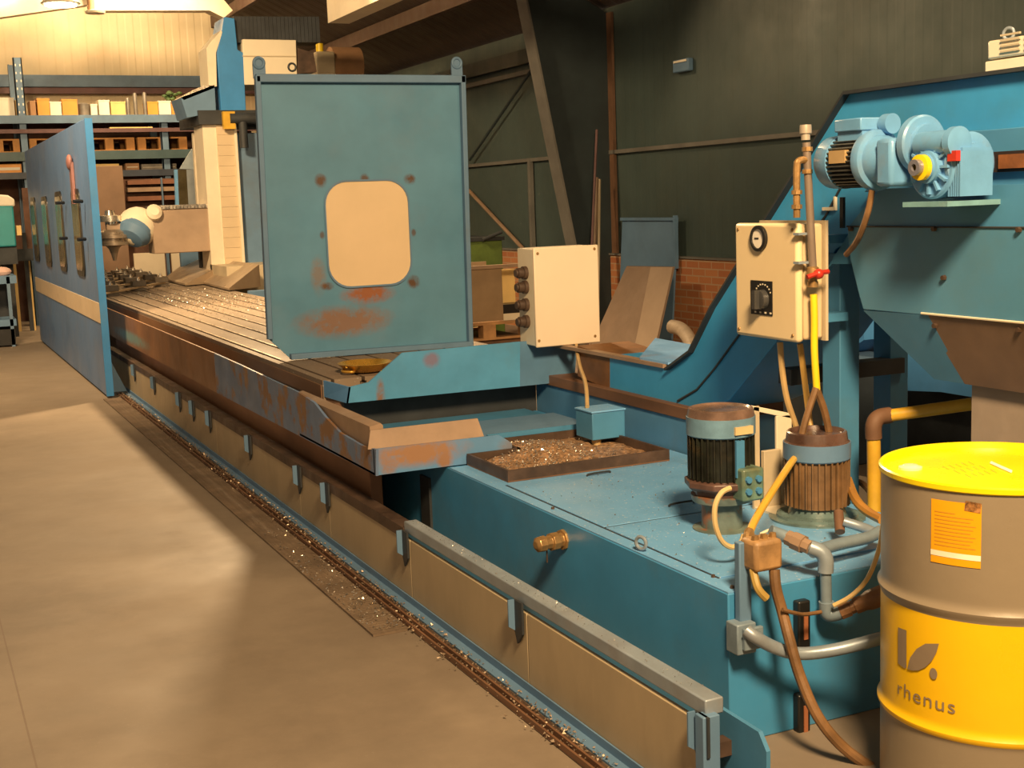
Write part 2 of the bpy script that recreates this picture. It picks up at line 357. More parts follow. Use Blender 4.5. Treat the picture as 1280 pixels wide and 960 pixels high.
# ================================================================ COOLANT TANK
TX, TY, TZ = 2.05, 3.02, .46
tk = thing('coolant_tank', 'low pale-topped blue steel coolant tank at the near end of the mill', 'tank', (2.55, 4.5, 0))
tsl = .028  # the sheet folds over the side
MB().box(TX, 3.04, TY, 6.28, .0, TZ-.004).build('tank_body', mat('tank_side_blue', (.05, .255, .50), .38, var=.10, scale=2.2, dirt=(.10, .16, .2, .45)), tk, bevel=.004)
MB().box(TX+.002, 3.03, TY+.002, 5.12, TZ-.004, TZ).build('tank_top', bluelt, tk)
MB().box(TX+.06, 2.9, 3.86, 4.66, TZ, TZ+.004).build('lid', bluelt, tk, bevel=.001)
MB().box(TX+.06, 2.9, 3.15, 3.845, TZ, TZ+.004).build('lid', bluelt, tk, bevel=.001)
MB().box(TX+.06, 2.9, 3.8462, 3.8588, TZ, TZ+.0015).build('lid_gap', darkgap, tk); MB().box(TX+.054, TX+.0595, 3.15, 4.66, TZ, TZ+.0015).build('lid_gap', darkgap, tk)
for y in (4.61, 3.98): MB().tube([(2.45, y, TZ+.004), (2.46, y, TZ+.012), (2.55, y+.005, TZ+.012), (2.56, y+.005, TZ+.004)], .004, 6).build('lid_handle', darkgap, tk)
mb = MB()
for x, y in ((2.085, 3.05), (2.10, 3.17), (2.085, 4.2), (2.5, 3.17), (2.9, 3.05)): MB().lathe((x, y, TZ), (0, 0, 1), [(0, .007), (.008, .006)], 6).build('bolt_head', darkrust, tk)
MB().torus((2.065, 3.53, TZ+.028), (1, .4, 0), .02, .006).build('lifting_ring', galv, tk)
A = ax(TX, 533, 595); B = ax(TX, 533, 668); MB().box(TX-.012, TX, A.y-.055, A.y+.055, .12, A.z).build('side_bar', darkgap, tk)
for v0, v1 in ((748, 808), (864, 932)):
    A, B = ay(TY, 998, v0), ay(TY, 998, v1)
    g = MB().box(A.x-.022, A.x+.022, TY-.03, TY, B.z, A.z).build('sight_gauge', black, tk, bevel=.006)
    MB().box(A.x-.004, A.x+.010, TY-.033, TY-.03, B.z+.03, A.z-.035).build('gauge_glass', mat('copper_red_fluid', (.35, .13, .06), .3), g)
A = ax(TX, 705, 674)
ft = MB(); ft.lathe(A, (-1, -.15, 0), [(0, .038), (.012, .038), (.013, .026), (.03, .026), (.031, .033), (.06, .033), (.061, .025), (.085, .025), (.086, .03), (.115, .028), (.125, .015)], 8)
ft.build('drain_fitting', brass, tk, bevel=.002)
MB().tube([A+V((-.07, 0, -.03)), A+V((-.07, 0, -.075))], .003, 6).build('drain_pin', darkrust, tk)
# handrail tube clamped on the corner
cl = ay(2.99, 927, 795)
hr = thing('bumper_rail', 'bent grey tube rail clamped to the near corner of the blue tank', 'rail', (cl.x, cl.y, cl.z-.05))
MB().box(cl.x-.035, cl.x+.03, cl.y-.03, cl.y+.028, cl.z-.045, cl.z+.045).box(cl.x-.02, cl.x+.045, cl.y-.045, cl.y-.03, cl.z-.03, cl.z+.035).build('clamp', greypipe, hr, bevel=.004)
pts = [ay(2.95, 933, 788), ay(2.93, 945, 797), ay(2.92, 970, 810), ay(2.90, 1000, 817), ay(2.86, 1045, 812), ay(2.8, 1100, 798), ay(2.75, 1160, 780)]
MB().tube(pts, .019, 12).build('tube', galv, hr)

# lower drip tray
ty = 5.14
dt = thing('milling_machine', 'long floor milling machine with slotted steel table on a rust-brown bed', 'milling machine', (2.6, 9, 0))
MB().box(TX+.03, 3.03, 6.36, 19.5, 0, .5).build('bed', rusty, dt, bevel=.01)
MB().box(1.82, 1.88, 5.52, 13.2, 0, .45).build('bed_apron', mat('apron_brown', (.26, .12, .055), .55, var=.3, scale=2.5, dirt=(.13, .06, .035, .6), stretch=(1, .3, 1)), dt, bevel=.004)
L = [ax(GX, 470, 595), ax(GX, 470, 562), ax(GX, 452, 557), ax(GX, 425, 541), ax(GX, 407, 522), ax(GX, 392, 503), ax(GX, 372, 490), ax(GX, 340, 475), ax(GX, 300, 456)]
L = [V((GX, a.y, a.z)) for a in L] + [V((GX, 13.2, .70)), V((GX, 13.2, .445))]
L[0].z = .462
sp = mat('tray_side_rust_paint', (.13, .20, .34), .5, var=.15, scale=4, rust=.50, rustcol=(.22, .12, .06), rustscale=4)
nt = sp.node_tree
mb = MB(); mb.prism([p for p in L if p.y < 8.2] + [V((GX, 8.2, .70)), V((GX, 8.2, .448))], (.012, 0, 0)); mb.build('tray_side', sp, dt)
mb = MB(); mb.prism([V((GX, 8.21, .448)), V((GX, 8.21, .70)), V((GX, 13.2, .70)), V((GX, 13.2, .445))], (.012, 0, 0)); mb.build('tray_side', rustplate if False else mat('brown_stained_side', (.24, .115, .05), .55, var=.25, scale=2, dirt=(.12, .06, .035, .6), blobs=[(0, .9, .08, 1, 1.2, .07, 1, (.16, .24, .22))]), dt)
fx = V((GX, ty, 0))
mb = MB(); mb.prism([(GX, ty, .462), (2.36, ty, .462), (2.36, ty, .53), (2.30, ty, .572), (GX, ty, .575)], (0, .012, 0)); mb.build('tray_front', mat('tray_front_paint', (.10, .24, .44), .5, var=.12, scale=3, dirt=(.15, .2, .2, .4), blobs=[(-.12, 0, .075, .28, 1, .075, 1, (.28, .15, .08)), (-.26, 0, .03, .05, 1, .05, 1, (.26, .14, .08)), (.0, 0, .03, .05, 1, .05, 1, (.26, .14, .08)), (.30, 0, .03, .08, 1, .08, .6, (.2, .14, .1))]), dt)
MB().box(GX, 2.345, ty+.012, 5.40, .462, .472).build('tray_floor', teal, dt); MB().box(GX, 2.97, 5.40, 6.29, .462, .472).build('tray_floor', teal, dt)
MB().box(2.35, 2.97, 5.39, 5.398, .462, .53).build('inner_lip', teal, dt); MB().box(2.348, 2.356, ty+.012, 5.39, .462, .53).build('side_lip', teal, dt)
mb = MB(); mb.prism([ay(ty+.03, 460, 562), ay(ty+.03, 606, 548), ay(ty+.06, 597, 523), ay(ty+.06, 463, 538)], (0, .008, 0)); mb.build('tray_lip', rustplate, dt)
mb = MB(); mb.prism([(1.74, ty+.1, .56), (1.80, ty+.1, .56), (1.80, ty+.1, .655), (1.79, ty+.1, .665), (1.74, ty+.1, .655)], (0, 1.2, 0)); mb.build('inner_rail', rustplate, dt)
MB().box(2.0, 2.96, 5.5, 5.92, .473, .50).build('tray_step', greyblue, dt)
MB().box(1.95, 3.048, 6.3, 6.34, .0, .62).build('bed_end_plate', darkgap, dt)
MB().box(1.88, 1.93, 6.2, 14.5, .44, .62).build('table_apron', rusty, dt)
# slotted table
zs, x0, x1 = .72, 1.868, 3.2
pr = [(x0, .61), (x0, zs)]
xs = [1.92+i*.1635 for i in range(8)]
for x in xs: pr += [(x-.009, zs), (x-.009, zs-.02), (x-.018, zs-.02), (x-.018, zs-.035), (x+.018, zs-.035), (x+.018, zs-.02), (x+.009, zs-.02), (x+.009, zs)]
pr += [(x1, zs), (x1, .61)]
mb = MB(); mb.prism([(x, 6.34, z) for x, z in pr], (0, 12.6, 0)); mb.build('slotted_table', steel, dt)
MB().box(x0-.006, x0, 6.36, 18.9, .625, .695).build('table_edge', mat('rust_brown_edge', (.21, .115, .06), .5, var=.25, scale=2, dirt=(.11, .06, .04, .5), stretch=(1, .3, 1)), dt)
mb = MB()
for x in xs: mb.box(x+.010, x+.024, 7.4, 18.8, zs, zs+.0015)
mb.build('slot_edge_polish', mat('polished_slot_edge', (.50, .40, .29), .3, metal=.5, var=.2, scale=4), dt)
# upper end tray of the table
yu = 6.12
et = [(433, 504), (436, 484), (461, 478), (503, 441), (650, 427), (650, 483)]
mb = MB(); mb.prism([ay(yu, *q) for q in et], (0, .012, 0)); mb.build('end_tray', mat('end_tray_paint', (.075, .27, .47), .42, var=.12, scale=3, dirt=(.12, .18, .2, .4), blobs=[(-.02, 0, .18, .06, 1, .05, .7, (.2, .1, .14)), (-.3, 0, .02, .03, 1, .12, .9, (.2, .1, .05))]), dt)
mb = MB(); mb.prism([ay(yu, 650, 427), ay(yu, 722, 424), ay(yu, 718, 476), ay(yu, 650, 483)], (0, .012, 0)); mb.build('end_tray_extension', mat('dull_tray_paint', (.085, .20, .34), .5, var=.15, scale=3, dirt=(.12, .13, .12, .5), blobs=[(.1, 0, 0, .13, 1, .035, 1, (.25, .09, .03))]), dt)
q0, q1 = ay(yu, 433, 504), ay(yu, 436, 484)
mb = MB(); mb.quadbox([q0, q0+V((.01, 0, 0)), V((1.88, 6.345, q0.z+.01)), V((1.87, 6.345, q0.z+.01)), q1, q1+V((.01, 0, 0)), V((1.88, 6.345, .72)), V((1.87, 6.345, .72))]); mb.build('end_tray_side', bluerust2, dt)
MB().box(1.96, 3.04, yu+.012, 6.345, q0.z-.003, q0.z+.008).build('end_tray_floor', darkgap, dt)

# ================================================================ THINGS ON THE TABLE
# splash panel
py0 = 7.30
P = lambda u, v: ay(py0, u, v)
sp = thing('splash_panel', 'tall blue steel splash panel with beige blanked window standing on the table end', 'panel', (2.5, py0, .72))
rb = (.20, .085, .03); db = (.09, .05, .03)
blobs = []
pc = V((2.48, py0, .72))
for u, v, rx, rz, st, c in ((401, 226, .045, .05, 1, db), (456, 223, .035, .035, .9, db), (512, 224, .045, .04, 1, db), (409, 358, .05, .03, 1, db), (517, 352, .05, .05, 1, db),
                            (403, 294, .02, .03, .8, db), (517, 291, .02, .03, .8, db), (460, 367, .2, .075, .95, (.27, .085, .02)), (430, 402, .36, .12, .8, (.23, .10, .03)), (398, 345, .06, .14, .6, (.22, .12, .05))):
    a = P(u, v)-pc; blobs.append((a.x, 0, a.z, rx, 1, rz, st, c))
pm = mat('splash_panel_paint', (.09, .235, .365), .45, var=.10, scale=2.4, dirt=(.13, .20, .28, .5), blobs=blobs)
mb = MB(); mb.prism([P(318, 95), P(578, 95), P(588, 431), P(364, 449), P(336, 424)], (0, .006, 0)); mb.build('sheet', pm, sp, origin=pc)
e = .035
mb = MB()
a, b = P(318, 93), P(579, 93)
mb.box(a.x, b.x, py0-.04, py0, a.z-.045, a.z).build('top_edge', greyblue, sp, bevel=.004)
for name, u0, v0, u1, v1, s in (('left_edge', 317, 95, 333, 424, 1), ('right_edge', 579, 95, 589, 431, -1)):
    a, b = P(u0, v0), P(u1, v1)
    MB().quadbox([(b.x, py0-.04, b.z), (b.x+s*.03, py0-.04, b.z), (b.x+s*.03, py0, b.z), (b.x, py0, b.z), (a.x, py0-.04, a.z), (a.x+s*.03, py0-.04, a.z), (a.x+s*.03, py0, a.z), (a.x, py0, a.z)]).build(name, greyblue, sp, bevel=.004)
a, b = P(362, 449), P(588, 431)
MB().quadbox([(a.x, py0-.045, a.z), (b.x, py0-.045, b.z-.005), (b.x, py0, b.z-.005), (a.x, py0, a.z), (a.x, py0-.045, a.z+.032), (b.x, py0-.045, b.z+.025), (b.x, py0, b.z+.025), (a.x, py0, a.z+.032)]).build('bottom_edge', greyblue, sp, bevel=.003)
for u in (323, 570):
    a = P(u, 80); mb = MB(); mb.prism([a+V((-.035, 0, -.08)), a+V((.035, 0, -.08)), a+V((.035, 0, 0)), a+V((.018, 0, .035)), a+V((-.018, 0, .035)), a+V((-.035, 0, 0))], (0, -.012, 0))
    mb.build('lifting_lug', greyblue, sp); MB().torus(a+V((0, -.012, .005)), (0, 1, 0), .028, .009).build('lug_ring', greyblue, sp)
c0, c1 = P(405, 228), P(514, 353); rr = .13; pts = []
for cx, cz, s in ((c1.x-rr, c0.z-rr, 0), (c0.x+rr, c0.z-rr, 90), (c0.x+rr, c1.z+rr, 180), (c1.x-rr, c1.z+rr, 270)):
    for k in range(8): t = math.radians(s+k*90/7); pts.append(V((cx+rr*math.cos(t), py0-.005, cz+rr*math.sin(t))))
MB().prism(pts, (0, .004, 0)).build('window_blank', mat('beige_blanking_sheet', (.70, .53, .33), .4, var=.05, scale=1.5, dirt=(.5, .4, .22, .3)), sp)
cc = sum(pts, V())/len(pts); o2 = [cc+(p-cc)*1.035 for p in pts]
mb = MB()
A = [mb.bm.verts.new(p+V((0, -.006, 0))) for p in o2]; B = [mb.bm.verts.new(p+V((0, -.006, 0))) for p in pts]; D = [mb.bm.verts.new(p+V((0, .004, 0))) for p in pts]
for i in range(len(A)):
    j = (i+1) % len(A); mb.bm.faces.new((A[i], A[j], B[j], B[i])); mb.bm.faces.new((B[i], B[j], D[j], D[i]))
mb.build('window_rim', greyblue, sp)
# brass dish
dc = az(.735, 452, 462)
d = thing('brass_dish', 'shallow golden brass dish with hooked handle lying on the table end', 'dish', (dc.x, dc.y, .722))
MB().lathe((dc.x+.02, dc.y, .722), (0, 0, 1), [(0, .05), (.008, .10), (.05, .145), (.052, .14), (.012, .095), (.008, 0)], 28).build('bowl', gold, d)
hA = az(.74, 428, 463)
MB().tube([V((dc.x-.1, dc.y-.06, .765)), hA+V((.03, 0, 0)), hA, hA+V((-.01, -.05, 0)), hA+V((.03, -.08, -.003)), hA+V((.05, -.05, -.003))], .007, 8).build('hooked_handle', gold, d)
# work pieces and clamps
wk = [(2.05, 11.9), (2.15, 12.4), (2.35, 12.1), (2.2, 13.0), (2.45, 12.9), (2.3, 13.6), (2.55, 13.4), (2.4, 14.2), (2.65, 14.1), (2.6, 14.8)]
gp = 'clamped bars under the milling head'
bars = []
for i, (u0, v0, u1, v1, h) in enumerate(((128, 366, 206, 352, .05), (126, 360, 192, 349, .05), (126, 355, 180, 345.5, .05), (127, 351, 170, 343, .05), (127, 347.5, 162, 341, .05))):
    a, b = az(.77, u0, v0), az(.77, u1, v1)
    w = V((.0, .09, 0))
    lab = ['pale flat bar lying across the table, nearest of the clamped bars', 'second nearest clamped flat bar on the table, behind the pale front bar', 'middle of the five clamped flat bars on the table', 'clamped flat bar on the table, second from the back', 'farthest clamped flat bar on the table, under the spindle'][i]
    o = MB().quadbox([a-w*.5-V((0, 0, .02)), b-w*.5-V((0, 0, .02)), b+w*.5-V((0, 0, .02)), a+w*.5-V((0, 0, .02)), a-w*.5, b-w*.5, b+w*.5, a+w*.5]).build('workpiece_bar', mat('pale_work_metal', (.70, .56, .38), .35, metal=.4, var=.15), None)
    tag(o, lab, 'workpiece', gp)
    for k, t in enumerate((.12, .55, .93)):
        c = a.lerp(b, t); mb = MB()
        mb.box(c.x-.08, c.x+.08, c.y-.06, c.y+.06, .722, .748)
        s = thing('table_clamp', 'dark steel clamp block on %s' % (['the nearest clamped bar', 'the second nearest clamped bar', 'the middle clamped bar', 'the second farthest clamped bar', 'the farthest clamped bar'][i] + [', at its left end', ', at its middle', ', at its right end'][k]), 'clamp', (c.x, c.y, .722), 'clamp blocks on the table')
        mb.build('foot_block', mat('dark_clamp_steel', (.06, .045, .03), .4, var=.3), s)
        MB().box(c.x-.075, c.x+.075, c.y-.08, c.y+.08, .772, .785+h).build('strap', MATS['dark_clamp_steel'], s, bevel=.004)
        MB().lathe((c.x, c.y, .785+h), (0, 0, 1), [(0, .024), (.02, .024), (.021, .012), (.04, .012)], 6).build('nut', chrome, s)

# ================================================================ MILLING COLUMN
YC = 15.5
Q = lambda u, v, dy=0: ay(YC+dy, u, v)
mc = thing('milling_column', 'tall travelling column with beige covers, blue headstock and milling head reaching over the table', 'milling column', (Q(300, 340).x, YC+.6, 0))
a, b = Q(256, 165), Q(298, 165); a2, b2 = Q(272, 340), Q(299, 338)
a, b, a2, b2 = V((3.42, YC, a.z)), V((3.80, YC, a.z)), V((3.42, YC, a2.z)), V((3.80, YC, b2.z))
MB().box(3.30, 3.46, YC+.02, YC+.5, .8, 2.60).build('way_cover', cream, mc)
mb = MB()
for i in range(14): z = .9+i*.12; mb.box(3.46, 3.66, YC-(.0 if i % 2 else .004), YC+.5, z, z+.118)
mb.build('telescopic_cover', mat('tan_telescopic_cover', (.60, .47, .30), .4, var=.06, scale=2), mc)
MB().box(3.66, 3.69, YC-.03, YC+.5, .8, 2.58).build('edge_strip', ivory, mc)
MB().box(3.70, 4.9, YC+.05, YC+1.2, .5, 2.48).build('column_body', greyblue, mc, bevel=.01)
MB().box(3.2, 5.0, YC+.2, YC+1.6, 0, .78).build('column_base', greyblue, mc)
MB().box(3.25, 5.0, YC-.05, YC+1.1, 2.58, 2.74).build('guide_beam', darkgap, mc)
o = MB().box(3.52, 3.66, YC-.12, YC-.05, 2.52, 2.72).build('cable_clip', yellowpipe, mc)
MB().cyl((3.75, YC-.1, 2.6), (3.75, YC-.1, 2.30), .05).cyl((3.6, YC-.1, 2.64), (4.2, YC-.1, 2.64), .06).build('drive_shaft', darkgap, mc)
# tall blue headstock
mb = MB(); mb.prism([Q(271, 66), Q(277, 145), Q(308, 147), Q(304, 66), Q(297, 62), Q(293, 23), Q(280, 21), Q(277, 40)], (0, .5, 0)); mb.build('headstock', blue, mc, bevel=.006)
mb = MB(); mb.prism([Q(258, 60), Q(261, 108), Q(271, 108), Q(270, 66), Q(278, 40), Q(276, 38)], (0, .45, 0)); mb.build('headstock_edge', ivory, mc)
mb = MB(); mb.prism([Q(226, 122), Q(268, 106), Q(270, 140), Q(234, 147)], (0, .6, 0)); mb.build('side_cover', greyblue, mc)
mb = MB(); mb.prism([Q(226, 122), Q(254, 107), Q(268, 107), Q(268, 110), Q(230, 125)], (0, .62, 0)); mb.build('cover_rim', chrome, mc)
mb = MB(); mb.prism([Q(303, 49), Q(370, 50), Q(372, 106), Q(305, 106)], (0, .8, 0)); mb.build('drive_cabinet', ivory, mc, bevel=.006)
mb = MB(); mb.prism([Q(303, 69.5), Q(370, 70), Q(370, 71), Q(303, 70.8)], (0, -.01, 0)); mb.build('cabinet_seam', ivorydk, mc)
MB().torus(Q(365, 84), (0, 1, 0), .045, .012).build('eye_bolt', darkgap, mc)
mb = MB(); a = Q(308, 88)
for i in range(22):
    c = Q(296+i*4.9, 34-i*.0); mb.box(c.x-.022, c.x+.022, YC+.05, YC+.4, c.z-.17, c.z+.13)
mb.build('cable_chain', darkgap, mc)
mb = MB(); mb.prism([Q(372, 60), Q(392, 66), Q(396, 90), Q(372, 92)], (0, .3, 0)); mb.build('motor_shroud', darkrust, mc)
# ram and milling head
RY = YC
a, b = Q(190, 262), Q(266, 314)
MB().box(a.x, 3.45, RY+.05, RY+.42, b.z, a.z).build('ram', mat('brown_grey_ram', (.33, .235, .16), .45, var=.12, scale=3), mc, bevel=.01)
mb = MB()
for i in range(18): x = a.x+i*(3.4-a.x)/18; mb.box(x, x+.035, RY+.03, RY+.45, a.z, a.z+.03)
mb.box(a.x, 3.45, RY+.04, RY+.44, a.z+.03, a.z+.045).build('ram_rack', chrome, mc)
h = Q(170, 284)
MB().ball((h.x+.05, RY+.2, h.z), .235, (1, .9, 1.0)).build('milling_head', ivory, mc)
hd = MB(); hd.lathe((h.x+.04, RY+.18, h.z-.01), V((-.55, -.5, -.68)), [(0.03, .20), (.10, .20), (.18, .14), (.20, .05)], 24); hd.build('swivel_cover', greyblue, mc)
MB().lathe((h.x+.22, RY+.1, h.z+.14), (0, -1, .3), [(0, .09), (.1, .09), (.13, .05)], 16).build('head_cap', ivory, mc)
s_ = Q(144, 300); MB().lathe((s_.x, RY+.15, s_.z+.12), (0, 0, -1), [(0, .10), (.03, .14), (.06, .14), (.065, .17), (.10, .17), (.105, .13), (.14, .13), (.145, .17), (.18, .17), (.19, .09), (.22, .06), (.29, .035), (.36, .02)], 24).build('spindle', mat('worn_spindle_metal', (.45, .36, .27), .35, metal=.5, var=.25), mc)
t_ = Q(140, 274); MB().lathe((t_.x, RY+.15, t_.z-.06), (0, 0, 1), [(0, .06), (.03, .06), (.031, .12), (.10, .12), (.11, .06), (.16, .05)], 20).build('drawbar_motor', chrome, mc)
MB().box(t_.x-.05, h.x, RY+.1, RY+.2, s_.z+.05, t_.z-.05).build('head_arm', MATS['brown_grey_ram'], mc)
# sloping chip covers at the foot of the column
for (pa, pb, pc_, pd) in (((205, 350), (232, 357), (268, 337), (245, 332)), ((255, 355), (286, 363), (322, 344), (300, 335))):
    A, B = az(.735, *pa), az(.735, *pb); Dd, Ee = V((3.55, A.y+1.0, .98)), V((3.55, B.y+.35, .98))
    MB().quadbox([A, B, Ee-V((0, 0, .25)), Dd-V((0, 0, .25)), A+V((0, 0, .02)), B+V((0, 0, .02)), Ee, Dd]).build('chip_cover', mat('tan_chip_cover', (.36, .27, .18), .35, metal=.2, var=.12), mc)
MB().box(3.3, 3.95, YC-.75, YC+.1, .5, .95).build('foot_box', ivorydk, mc)
MB().box(3.2, 5.6, YC-2.2, YC-2.1, .0, .75).build('rear_guard', greyblue, mc)
# electrical unit behind the blue column
eb = thing('motor_housing', 'tan motor housing with yellow cap seen over the top edge of the splash panel', 'motor housing', ay(17, 425, 92))
A, B = ay(17, 395, 64), ay(17, 420, 92)
MB().box(A.x, B.x, 17, 17.6, B.z-.35, A.z).build('housing', ivorydk, eb, bevel=.02)
A, B = ay(17, 420, 62), ay(17, 458, 95); MB().cyl((A.x, 17.3, (A.z+B.z)/2), (B.x, 17.3, (A.z+B.z)/2), .24).build('motor_barrel', boxbrown, eb)
A = ay(17, 405, 58); MB().cyl((A.x, 17.2, A.z-.06), (A.x, 17.2, A.z+.06), .05).build('yellow_cap', yellow, eb)
MB().box(A.x, A.x+.2, 17.05, 17.5, 0, B.z-.2).build('stand', darkgap, eb)

# ================================================================ SIDE GUARD (window panel)
CX = 1.50
K = lambda u, v: ax(CX, u, v)
sg = thing('window_guard', 'tall blue sliding guard with four narrow windows and cream stripe at the far left', 'guard', (CX, 14.6, 0))
mb = MB(); y0, y1 = 11.68, 17.62
mb.prism([(CX, y0, .02), (CX, y1, .02), (CX, y1, 2.4), (CX, y0, 2.4)], (.03, 0, 0)); mb.build('sheet', mat('guard_sheet_blue', (.10, .20, .40), .42, var=.08, scale=1.5, dirt=(.16, .18, .24, .5)), sg, bevel=.004)
MB().box(CX-.006, CX, y0, y1, .655, .83).build('cream_stripe', mat('stripe_cream', (.66, .52, .35), .45, var=.05, scale=3, dirt=(.45, .3, .15, .3)), sg)
MB().box(CX-.006, CX+.055, y0-.02, y0, .02, 2.4).build('edge_fold', bluelt if False else blue, sg)
wins = (((90, 237), (107, 346)), ((70, 240), (84, 340)), ((53, 246), (65, 334)), ((39, 247), (50, 327)))
for (p0, p1) in wins:
    A, B = K(*p0), K(*p1); w = .62 if p0[0] == 90 else .55; yc = (A.y+B.y)/2; w = .30
    def rrect(y_, z0, z1, w, r=.1, n=6):
        pts = []
        for cy, cz, s in ((w-r, z1-r, 0), (-w+r, z1-r, 90), (-w+r, z0+r, 180), (w-r, z0+r, 270)):
            for k in range(n): t = math.radians(s+k*90/(n-1)); pts.append(V((CX, y_+cy+r*math.cos(t), cz+r*math.sin(t))))
        return pts
    z0, z1 = B.z, A.z
    wn = MB().prism([p+V((-.012, 0, 0)) for p in rrect(yc, z0, z1, w)], (.012, 0, 0)).build('window_frame', black, sg)
    MB().prism([p+V((-.018, 0, 0)) for p in rrect(yc, z0+.05, z1-.05, w-.06, .07)], (.006, 0, 0)).build('pane', glass, wn)
    if p0[0] in (90, 70):
        hz = z1-.12
        MB().tube([(CX-.02, yc-.62, hz), (CX-.1, yc-.66, hz)], .016, 8).build('knob', black, sg)
        MB().tube([(CX-.02, yc-.62, z0+.35), (CX-.09, yc-.66, z0+.35)], .016, 8).build('knob', black, sg)
A = K(91, 203); mb = MB(); mb.box(CX-.03, CX-.004, A.y-.07, A.y+.07, A.z-.38, A.z).ball((CX-.03, A.y, A.z), .075, (.4, 1, 1)); mb.build('red_lever', redrust, sg)
mb = MB(); mb.prism([(CX+.03, 11.9, .02), (CX+.20, 11.9, .02), (CX+.03, 11.9, .42)], (0, .03, 0)); mb.build('foot_gusset', greyblue, sg)
MB().box(CX+.03, CX+.20, 11.85, 12.0, 0, .019).build('foot_plate', darkgap, sg)

# ================================================================ SWARF CONVEYOR
XC, XD = 3.08, 3.52
G = lambda u, v: ax(XC, u, v)
cv = thing('swarf_conveyor', 'long blue swarf conveyor climbing from behind the tank up to the right', 'conveyor', (3.3, 4.2, 0))
pl_ = mat('plinth_paint', (.08, .23, .42), .42, var=.1, scale=3, dirt=(.12, .15, .15, .4))
MB().box(3.05, 3.5, 4.72, 6.3, .0, .61).build('plinth', pl_, cv)
MB().box(3.04, 3.5, 4.70, 6.3, .61, .665).build('plinth_ledge', rusty, cv, bevel=.004)
top = [G(762, 444), G(800, 452), G(837, 461), G(867, 439), G(894, 384), G(1062, 116), G(1400, 70)]
bot = [G(1400, 260), G(1100, 250), G(1045, 312), G(968, 430), G(912, 500), G(862, 522), G(762, 487)]
top[-1] = V((XC, 2.3, top[-2].z)); bot[0] = V((XC, 2.3, 1.475)); bot[1] = V((XC, bot[1].y, 1.475))
# horizontal part, slope, head: one folded trough
mb = MB(); mb.prism([p for p in top+bot], (XD-XC, 0, 0)); mb.build('conveyor_body', mat('conveyor_blue', (.04, .28, .58), .4, var=.1, scale=2.5, dirt=(.06, .2, .3, .5)), cv, bevel=.003)
# raised side rail plate along the slope
seam = [G(848, 501), G(872, 487), G(894, 461), G(918, 428), G(1033, 270), G(1062, 215)]
seam2 = [G(1062, 160), G(1020, 215), G(918, 384), G(880, 452), G(858, 475), G(846, 480)]
mb = MB(); mb.tube([p+V((-.004, 0, 0)) for p in seam], .005, 6, smooth=False); mb.build('seam_strip', darkgap, cv)
mb = MB()
tt = top[2:-1]+[top[-1]]
for a, b in zip(tt, tt[1:]):
    mb.quadbox([a+V((-.03, 0, -.006)), a+V((.02, 0, -.006)), b+V((.02, 0, -.006)), b+V((-.03, 0, -.006)), a+V((-.03, 0, .006)), a+V((.02, 0, .006)), b+V((.02, 0, .006)), b+V((-.03, 0, .006))])
mb.build('edge_flange', darkgap, cv)
MB().prism([G(762, 446), G(762, 487), G(722, 470), G(722, 432)], (.3, 0, 0)).build('rusty_trough', mat('rusty_trough', (.20, .09, .03), .55, var=.3, scale=4, dirt=(.09, .045, .02, .7)), cv)
MB().box(XC-.015, XC+.03, G(832, 458).y, 6.4, .815, .832).build('trough_ledge', rustplate, cv)
a = G(835, 458); MB().quadbox([(XC, a.y, .832), (XD-.05, a.y-.1, .835), (XD-.05, a.y+.75, .85), (XC, a.y+.25, .832), (XC, a.y, .842), (XD-.05, a.y-.1, .85), (XD-.05, a.y+.75, .862), (XC, a.y+.25, .842)]).build('trough_cover', mat('cover_light_blue', (.18, .40, .75), .4, var=.08, dirt=(.4, .2, .08, .7), scale=5), cv)
# head housing with slot
MB().prism([ax(3.04, 1225, 163), ax(3.04, 1320, 155), ax(3.04, 1320, 240), ax(3.04, 1080, 240), ax(3.04, 1140, 163)], (.04, 0, 0)).build('head_plate', teal, cv, bevel=.003)
A, B = ax(3.03, 1241, 190), ax(3.03, 1300, 213)
s = MB().box(3.02, 3.041, B.y, A.y, B.z, A.z).build('slot_opening', mat('dark_slot', (.02, .012, .01), .7), cv)
MB().box(3.012, 3.02, B.y, A.y-.04, B.z+.01, A.z-.01).build('chain_link_plate', mat('slot_rust', (.22, .08, .025), .6, var=.3, scale=10), s)
# frame legs
lgA = ax(3.0, 1052, 305)
for (x, y, z1, m_) in ((3.10, ax(3.10, 1051, 400).y, 1.36, teal), (XD+.02, 4.05, 1.35, teal), (XD+.02, 3.1, 1.4, teal)):
    o = MB().box(x-.045, x+.045, y-.05, y+.05, 0, z1).build('frame_leg', m_, cv, bevel=.003)
A = ax(2.985, 1036, 330)
MB().prism([ax(3.06, 1031, 335), ax(3.06, 1042, 320), ax(3.06, 1042, 560), ax(3.06, 1031, 560)], (.08, 0, 0)).build('leg_channel', mat('dark_teal_channel', (.05, .12, .17), .5, var=.2), cv)
MB().box(3.0, XD+.03, 3.98, 4.06, .86, .92).build('cross_bar', darkgap, cv)
MB().prism([ax(2.98, 1031, 340), ax(2.98, 1060, 293), ax(2.98, 1064, 300), ax(2.98, 1064, 330), ax(2.98, 1040, 330)], (.02, 0, 0)).build('leg_bracket', teal, cv)
mb = MB(); A = ax(XC-.004, 1043, 263); mb.box(XC-.012, XC-.001, A.y-.004, A.y+.06, A.z, A.z+.012).box(XC-.012, XC-.001, A.y-.012, A.y-.004, A.z, A.z+.05); mb.build('corner_mark', ivory, cv)
A, B = G(1088, 245), G(1090, 283); MB().box(XC-.135, XC-.125, B.y-.01, B.y+.008, B.z, A.z).build('cable_slot', black, cv)
